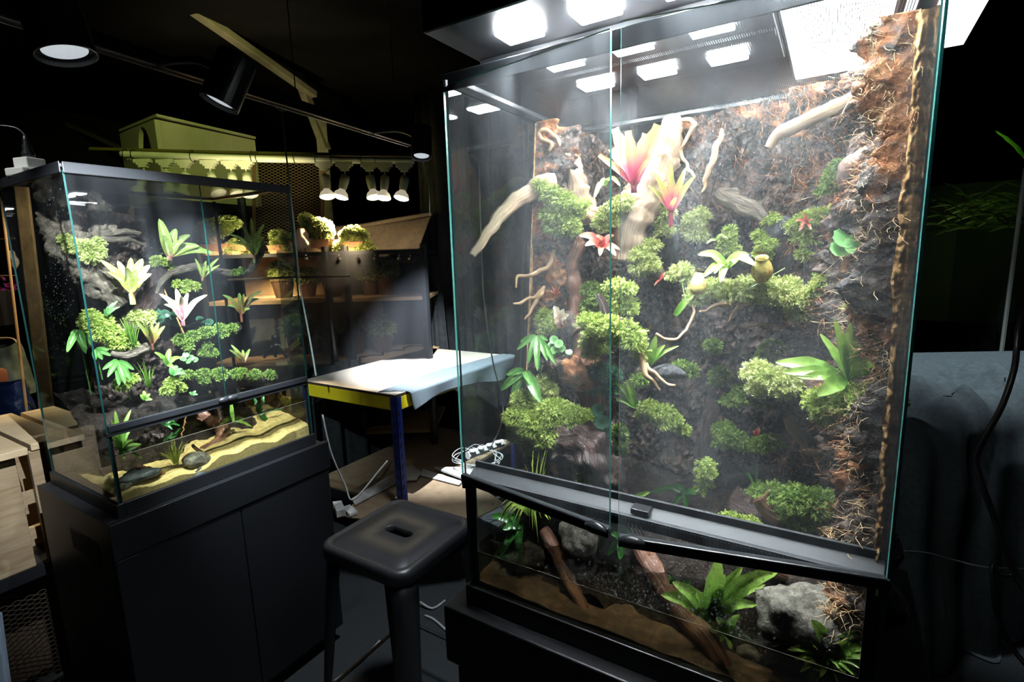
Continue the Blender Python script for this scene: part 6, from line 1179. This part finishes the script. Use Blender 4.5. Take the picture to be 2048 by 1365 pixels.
# bamboo tripod
b = B(); ap = far(257, 425, 2.6)
tri = thing('bamboo_tripod', 'tripod of thin bamboo poles behind the far terrarium', 'tripod', far(270, 600, 2.6))
for x, y in ((250, 520), (268, 545), (300, 520), (278, 560), (245, 480)):
    obj('pole', B().tube([ap+V((.01*(x % 3), 0, .01)), far(x, y, 2.6+.002*(x % 7)), ap+(far(x, y, 2.6)-ap)*(ap.z/max(.01, ap.z-far(x, y, 2.6).z))], .006, 6), mat('bamboo', (.5, .34, .16), .5), tri)
# ------------------------------------------------------------------ left: wood crate, bags, posts, mesh stand
cr = thing('pine_crate', 'crate of pale pine boards with gaps at the far left edge', 'crate', (.5, 2.13, .46))
for x0, x1, ys in ((.395, .502, 2.10), (.517, .615, 2.13), (.632, .735, 2.10)): obj('top_board', bx((x0, ys, .878), (x1, ys+.55, .90)), 'pine_lit', cr, bevel=.002)
for x0, x1 in ((.36, .478), (.51, .60), (.635, .73)): obj('slat', bx((x0, 2.135, .50), (x1, 2.157, .876)), 'pine', cr, bevel=.002)
for lo, hi in (((.30, 2.16, .70), (.90, 2.18, .74)), ((.30, 2.16, .58), (.90, 2.18, .62)), ((.30, 2.30, .50), (.90, 2.32, .87))): obj('rail', bx(lo, hi), 'pine', cr)
obj('base', bx((.28, 2.13, .46), (.95, 2.72, .50)), 'matte', cr)
meshpanel('expanded_mesh_stand', [V((.28, 2.18, .44)), V((.62, 2.18, .44)), V((.62, 2.18, .06)), V((.28, 2.18, .06))], 'expandedk', 'dark expanded metal mesh side of the stand under the pine crate', .014)
meshpanel('expanded_mesh_stand', [V((.1, 1.75, .03)), V((.46, 1.75, .03)), V((.46, 1.25, .03)), V((.1, 1.25, .03))], 'expandedk', 'dark metal mesh lying on the floor at bottom left', .012)
obj('support_leg', bx((.30, 2.25, 0), (.34, 2.29, .46)), 'matte', cr)
tag(obj('mesh_backing', bx((.28, 2.30, .04), (.66, 2.31, .46)), nmat('brown_backing', [(.3, (.05, .035, .02)), (.7, (.09, .06, .035))], 8, 3, .7, 0)), 'dull brown board behind the dark mesh stand', 'board')
pt = thing('wooden_post', 'rough wooden post seen through left glass of far terrarium', 'post', (0.66, 2.9, 0))
a_, b_ = far(52, 380, 3.0), far(80, 870, 3.0)
bar('wooden_post', far(38, 330, 2.75), far(98, 860, 2.55), .055, .05, nmat('olive_wood', [(.3, (.12, .09, .05)), (.7, (.26, .21, .12))], 12, 5, .7, .2, stretch=(3, 3, .5)), 'wide olive-brown wooden post behind left glass of far terrarium', 'post')
bpy.data.objects.remove(pt)
bar('wooden_post', far(0, 375, 2.8), far(58, 860, 2.6), .012, .012, mat('yellow_lath_wood', (.62, .42, .2), .5), 'thin bright wooden lath left of the olive post', 'lath')  # plain yellow-brown lath colour
bar('shelf_edge', far(-10, 480, 2.9), far(30, 477, 2.9), .01, .008, 'pine', 'upper thin shelf edge at far left', 'shelf'); bar('shelf_edge', far(-10, 552, 2.9), far(35, 552, 2.9), .01, .008, 'pine', 'lower thin shelf edge at far left', 'shelf')
fl = thing('potted_orchid', 'purple flowers in a black pot at far left edge', 'flowers', far(10, 640, 3.0))
b = B(); rn = random.Random(4)
for i in range(26): disc_leaf(b, far(12+rn.gauss(0, 12), 572+rn.gauss(0, 7), 3.0+rn.uniform(-.05, .05)), .018, V((rn.uniform(-1, 1), -1, rn.uniform(-1, 1))), 0, 5, .2, 10)
obj('petals', b, 'purple', fl); obj('pot', B().lathe([(0, 0), (.06, 0), (.08, .2), (.075, .2), (0, .19)], far(5, 650, 3.0), 18), 'black', fl)
tag(obj('flower_sprig', B().blob(far(26, 520, 3.0), .022, .4, 30, 10, sq=(1, 1, 2.4)), 'steel', smooth=True), 'small white orchid spray above the purple flowers', 'flowers')
def bag(name, px0, px1, py0, py1, D, m, label):
    cc = far((px0+px1)/2, py1, D); w_ = (px1-px0)*D/FPX/2; h_ = (py1-py0)*D/FPX; t = thing(name, label, 'bag', cc)
    def f(u, v):
        a_ = 2*PI*u; r = 1-.10*v-.0*math.sin(v*PI); sx = math.copysign(abs(math.cos(a_))**.45, math.cos(a_)); sy = math.copysign(abs(math.sin(a_))**.45, math.sin(a_))
        return cc+R0*sx*w_*r*(1+.05*noise.noise(V((u*9, v*5, D*7))))+F0*sy*w_*.45*(1-.5*v)*(1+.1*noise.noise(V((u*9, v*5, 3))))+V((0, 0, h_*v*(1+.05*math.sin(u*14))))
    obj('bag_body', B().grid(f, 60, 24), m, t, smooth=True); return t, cc, w_, h_
t, cc, w_, h_ = bag('blue_bag', -70, 66, 765, 850, 2.75, 'bluebag', 'crumpled blue woven bag standing behind the pine boards')
obj('strap', B().tube([cc+R0*w_*.9+V((0, 0, h_*.6)), cc+R0*w_*1.08+V((0, 0, h_*.4)), cc+R0*w_*1.0+V((0, 0, h_*.1))], .006, 6), 'black', t)
t, cc, w_, h_ = bag('green_bag', -70, 62, 690, 790, 3.0, 'greenbag', 'pale green printed shopping bag behind the blue bag')
obj('handle', B().tube([cc+R0*w_*.1+V((0, 0, h_)), cc+R0*w_*.25+V((0, 0, h_*1.12)), cc+R0*w_*.75+V((0, 0, h_*1.12)), cc+R0*w_*.9+V((0, 0, h_))], .007, 6), mat('strap_webbing', (.55, .45, .3), .7), t)
pr = B(); 
for i, (dx, dz) in enumerate(((.3, .38), (.62, .42))): pr.blob(cc+R0*w_*dx-F0*w_*.44+V((0, 0, h_*dz)), .045, .05, 10, 8, sq=(1, .25, 1.2))
obj('printed_fruit', pr, 'orange', t, smooth=True)
# a photo tripod standing behind, seen dimly through the far terrarium
tr_ = thing('camera_tripod', 'small dark tripod dimly seen behind right side of far terrarium', 'tripod', far(550, 720, 2.35))
hd = far(552, 690, 3.15)
obj('tripod_head', B().tube([hd+V((0, 0, .06)), hd], [.02, .028], 10), 'black', tr_)
for x, y in ((528, 722), (575, 720), (552, 726)):
    e_ = far(x, y, 3.15); e_.z = .872; obj('leg', B().tube([hd, e_], .009, 6), 'black', tr_)
# ------------------------------------------------------------------ right: cloth draped stand, cable, aquarium
zc = far(1940, 702, 2.5).z
c0 = far(1400, 696, 2.55); c1 = far(2160, 704, 2.45); n0 = onz(1770, 800, zc); n1 = onz(2240, 850, zc)
def gcl(u, v):
    """cloth over a stand: top then hanging with deep folds"""
    L = 1.75*v; edge = .62+.12*math.sin(u*7+.5)
    back = V((c0.x, c0.y, zc)).lerp(V((c1.x, c1.y, zc)), u); fwd = -F0
    fold = (.075*noise.fractal(V((u*7+L*1.2, L*2.2, 5)), .8, 2., 3)-.03*max(0, .3-abs(noise.noise(V((u*9-L*2, L*3, 8)))*2)))*min(1, L/.25)
    Lc = min(L, edge); fold = (.11*noise.fractal(V((u*8+Lc*1.5, Lc*2.6, 5)), .8, 2., 3)-.04*max(0, .3-abs(noise.noise(V((u*10-Lc*2, Lc*3, 8)))*2)))*min(1, Lc/.25)
    if L < edge: p = back+fwd*L; p.z = zc-.06*(L/edge)**2+fold*(L/edge)
    else:
        q = L-edge; r = .14; a_ = min(q/r, PI/2*.85); p = back+fwd*(edge+r*math.sin(a_)); p.z = zc-.06-r*(1-math.cos(a_))+fold*math.exp(-q*5); rest = max(0, q-r*PI/2*.85); p.z -= rest*.98
        A_ = min(1, rest/.15+.3); f = (.05*math.sin(u*27+rest*2.2)+.03*math.sin(u*58+rest*3+1)+.06*noise.noise(V((u*9, rest*2.5, 1))))*A_
        p += fwd*(f+.12*rest)
    p.z = max(.005, p.z); return p
o = tag(obj('grey_cloth', B().grid(gcl, 150, 130), 'grey', smooth=True), 'dark grey-blue cloth draped in deep folds over a stand at right', 'cloth'); 
tag(obj('cloth_lint', B().tube([onz(2008, 764, zc-.015)+V((0, 0, .012)), onz(2014, 758, zc-.015)+V((0, 0, .014)), onz(2022, 762, zc-.015)+V((0, 0, .012))], .002, 5), 'black'), 'tiny black twig lying on the grey cloth', 'twig')
cable('black_cable', [far(2060, 600, 1.35), far(2040, 640, 1.3), far(2034, 690, 1.28), (far(2028, 740, 1.28)), far(2005, 810, 1.28), far(1968, 880, 1.3), far(1952, 925, 1.32), far(1968, 980, 1.3), far(1998, 1060, 1.28), far(2030, 1150, 1.25), far(2060, 1190, 1.22)], .0075, 'cable_k', 'thick black cable snaking down in front of the grey cloth', 'cable')
cable('black_cable', [far(2030, 1150, 1.25), far(2000, 1150, 1.27), far(1985, 1130, 1.28), far(1992, 1220, 1.26), far(2020, 1290, 1.24), far(2060, 1340, 1.2)], .006, 'cable_k', 'loop of black cable at bottom right corner', 'cable')
aq = thing('planted_aquarium', 'dark planted aquarium with greenish plants behind the grey cloth at right', 'aquarium', far(2000, 700, 3.0))
A0 = far(1890, 702, 3.3); A1 = far(2003, 702, 2.75); A0.z = A1.z = zc-.02; 
top = 1.2
def uq(name, p, q, z0, z1, m, th=.006):
    b = B(); 
    for a__ in (p, q):
        for z in (z0, z1): b.vert((a__.x, a__.y, z), (0, 0))
    nrm = V(((q-p).y, -(q-p).x, 0)).normalized()*th
    for a__ in (p, q):
        for z in (z0, z1): b.vert((a__.x+nrm.x, a__.y+nrm.y, z), (1, 1))
    for f in ((0, 1, 3, 2), (4, 6, 7, 5), (0, 4, 5, 1), (2, 3, 7, 6), (0, 2, 6, 4), (1, 5, 7, 3)): b.face(f)
    return obj(name, b, m, aq)
A2 = A1+R0*.7+F0*.2
uq('side_glass', A0, A1, zc-.3, zc+.85, 'acrylic'); uq('front_glass', A1, A2, zc-.3, zc+.85, 'acrylic'); uq('back_panel', A0+F0*.45, A2+F0*.4+R0*.1, zc-.02, zc+.9, mat('dark_green_panel', (.02, .035, .008), .8))
obj('corner_post', B().tube([A1-V((0, 0, .3)), A1+V((0, 0, .9))], .010, 6), mat('pale_corner', (.35, .38, .34), .3), aq)
obj('tank_base', bx((A1.x+.1, A1.y-.25, 0), (A1.x+.5, A1.y-.02, zc-.31)), 'matte', aq)
rn = random.Random(8); b = B()
for i in range(60):
    p = far(2040+rn.uniform(-150, 60), rn.uniform(400, 460), 3.05+rn.uniform(-.1, .2)); d = V((-.6*R0.x, -.6*R0.y, 0))*rn.uniform(.2, .4)+V((0, 0, rn.uniform(-.05, .12)))
    b.strap([p, p+d*.5+V((0, 0, .02)), p+d], .022, V((-.6, -.3, .7)), .15, .1, 0, None, 8)
wf_ = tag(obj('aquarium_plants', b, mat('dark_green_plants', (.05, .10, .02), .5), smooth=True), 'mass of dark green leaves inside the dark aquarium at right', 'plants', kind='stuff')  # plain dark green for the leaf mass
t = thing('broad_leaf', 'single bright green leaf at top of the dark aquarium plants', 'leaf', far(2020, 300, 3.0))
obj('leaf_blade', B().strap([far(2052, 320, 3.0), far(2025, 290, 3.0), far(1990, 262, 3.0)], .05, V((-.6, -.3, .7)), .1, .05), mat('bright_green_leaf', (.12, .42, .03), .5), t, smooth=True)  # plain bright green blade
spot_light('aquarium_lamp', far(1990, 120, 3.0), far(2030, 400, 3.05), 9, (.7, 1, .25), 1.2, .8, .1)
# pale post edge bottom left
bar('pale_panel_edge', far(-14, 1230, .9), far(8, 1400, .9), .02, .02, mat('pale_blue_edge', (.25, .32, .42), .5), 'pale blue edge of a panel at bottom left corner', 'panel edge')
# ------------------------------------------------------------------ hall lamps and added fill spots
def area(name, loc, tgt, e_, col, sx, sy):
    l_ = bpy.data.lights.new(name, 'AREA'); l_.energy = e_; l_.color = col; l_.shape = 'RECTANGLE'; l_.size = sx; l_.size_y = sy
    o = bpy.data.objects.new(name, l_); C.objects.link(o); o.location = loc; o.rotation_euler = (V(tgt)-V(loc)).to_track_quat('-Z', 'Y').to_euler(); return o
spot_light('house_green_fill', (.9, 1.5, 3.0), far(380, 300, 3.8), 130, (.85, 1, .28), .75, .8, .1)  # added green spot to tint the cream house, no fixture seen
spot_light('adapter_hall_lamp', (-.5, 1.7, 2.95), (.545, 1.85, 1.72), 90, (.95, 1, .97), .2, .8, .05)
spot_light('post_warm_fill', (1.5, 3.2, 2.2), far(40, 620, 2.8), 60, (1, .72, .42), 1.0, .8, .1)  # added warm fill that lights the wooden posts
spot_light('left_stall_lamp', (.3, 3.4, 2.6), (.45, 2.5, .8), 13, (1, .88, .66), .7, .8, .1)
spot_light('cloth_fill', (2.75, -.35, 2.9), far(1990, 770, 2.3), 240, (.8, .92, 1), .8, .8, .04)  # unseen fill added so the cloth top shows and its front stays dark

spot_light('shelf_fill', far(560, 540, 3.3), far(560, 700, 3.4), 220, (1, .72, .4), 2.4, 1, .05)  # warm fill added under the shelf top, no fixture there
spot_light('beam_lamp', far(480, 500, 2.8), far(560, 120, 4.0), 60, (1, .85, .5), 1.2, 1, .1)

spot_light('shelf_front_fill', far(470, 470, 2.75), far(520, 600, 3.4), 60, (1, .74, .42), 1.5, 1, .05)  # this and the next: warm fills added to brighten the shelf
spot_light('shelf_front_fill', far(700, 470, 2.85), far(700, 620, 3.4), 25, (1, .74, .42), 1.5, 1, .05)

cable('thin_hose', [far(958, 330, 2.2), far(962, 470, 2.15), far(968, 600, 2.1), far(985, 720, 2.1), far(1004, 800, 2.15), far(1002, 850, 2.2), onz(975, 903, .40), onz(950, 912, .34)], .003, 'cable_w', 'thin pale hose hanging behind the left glass of near terrarium', 'hose')
ps = thing('power_strip', 'white socket strip lying among the coiled cables behind near terrarium', 'power strip', onz(975, 900, .40))
obj('strip_body', B().tube([onz(935, 912, .40), onz(1005, 886, .40)], .022, 8), 'cardw', ps)
for k_ in range(4): q_ = onz(945+k_*17, 903-k_*6, .425); obj('socket', B().lathe([(.018, 0), (.018, .006), (.013, .006), (.012, .001), (0, .001)], q_, 16), 'steel', ps)
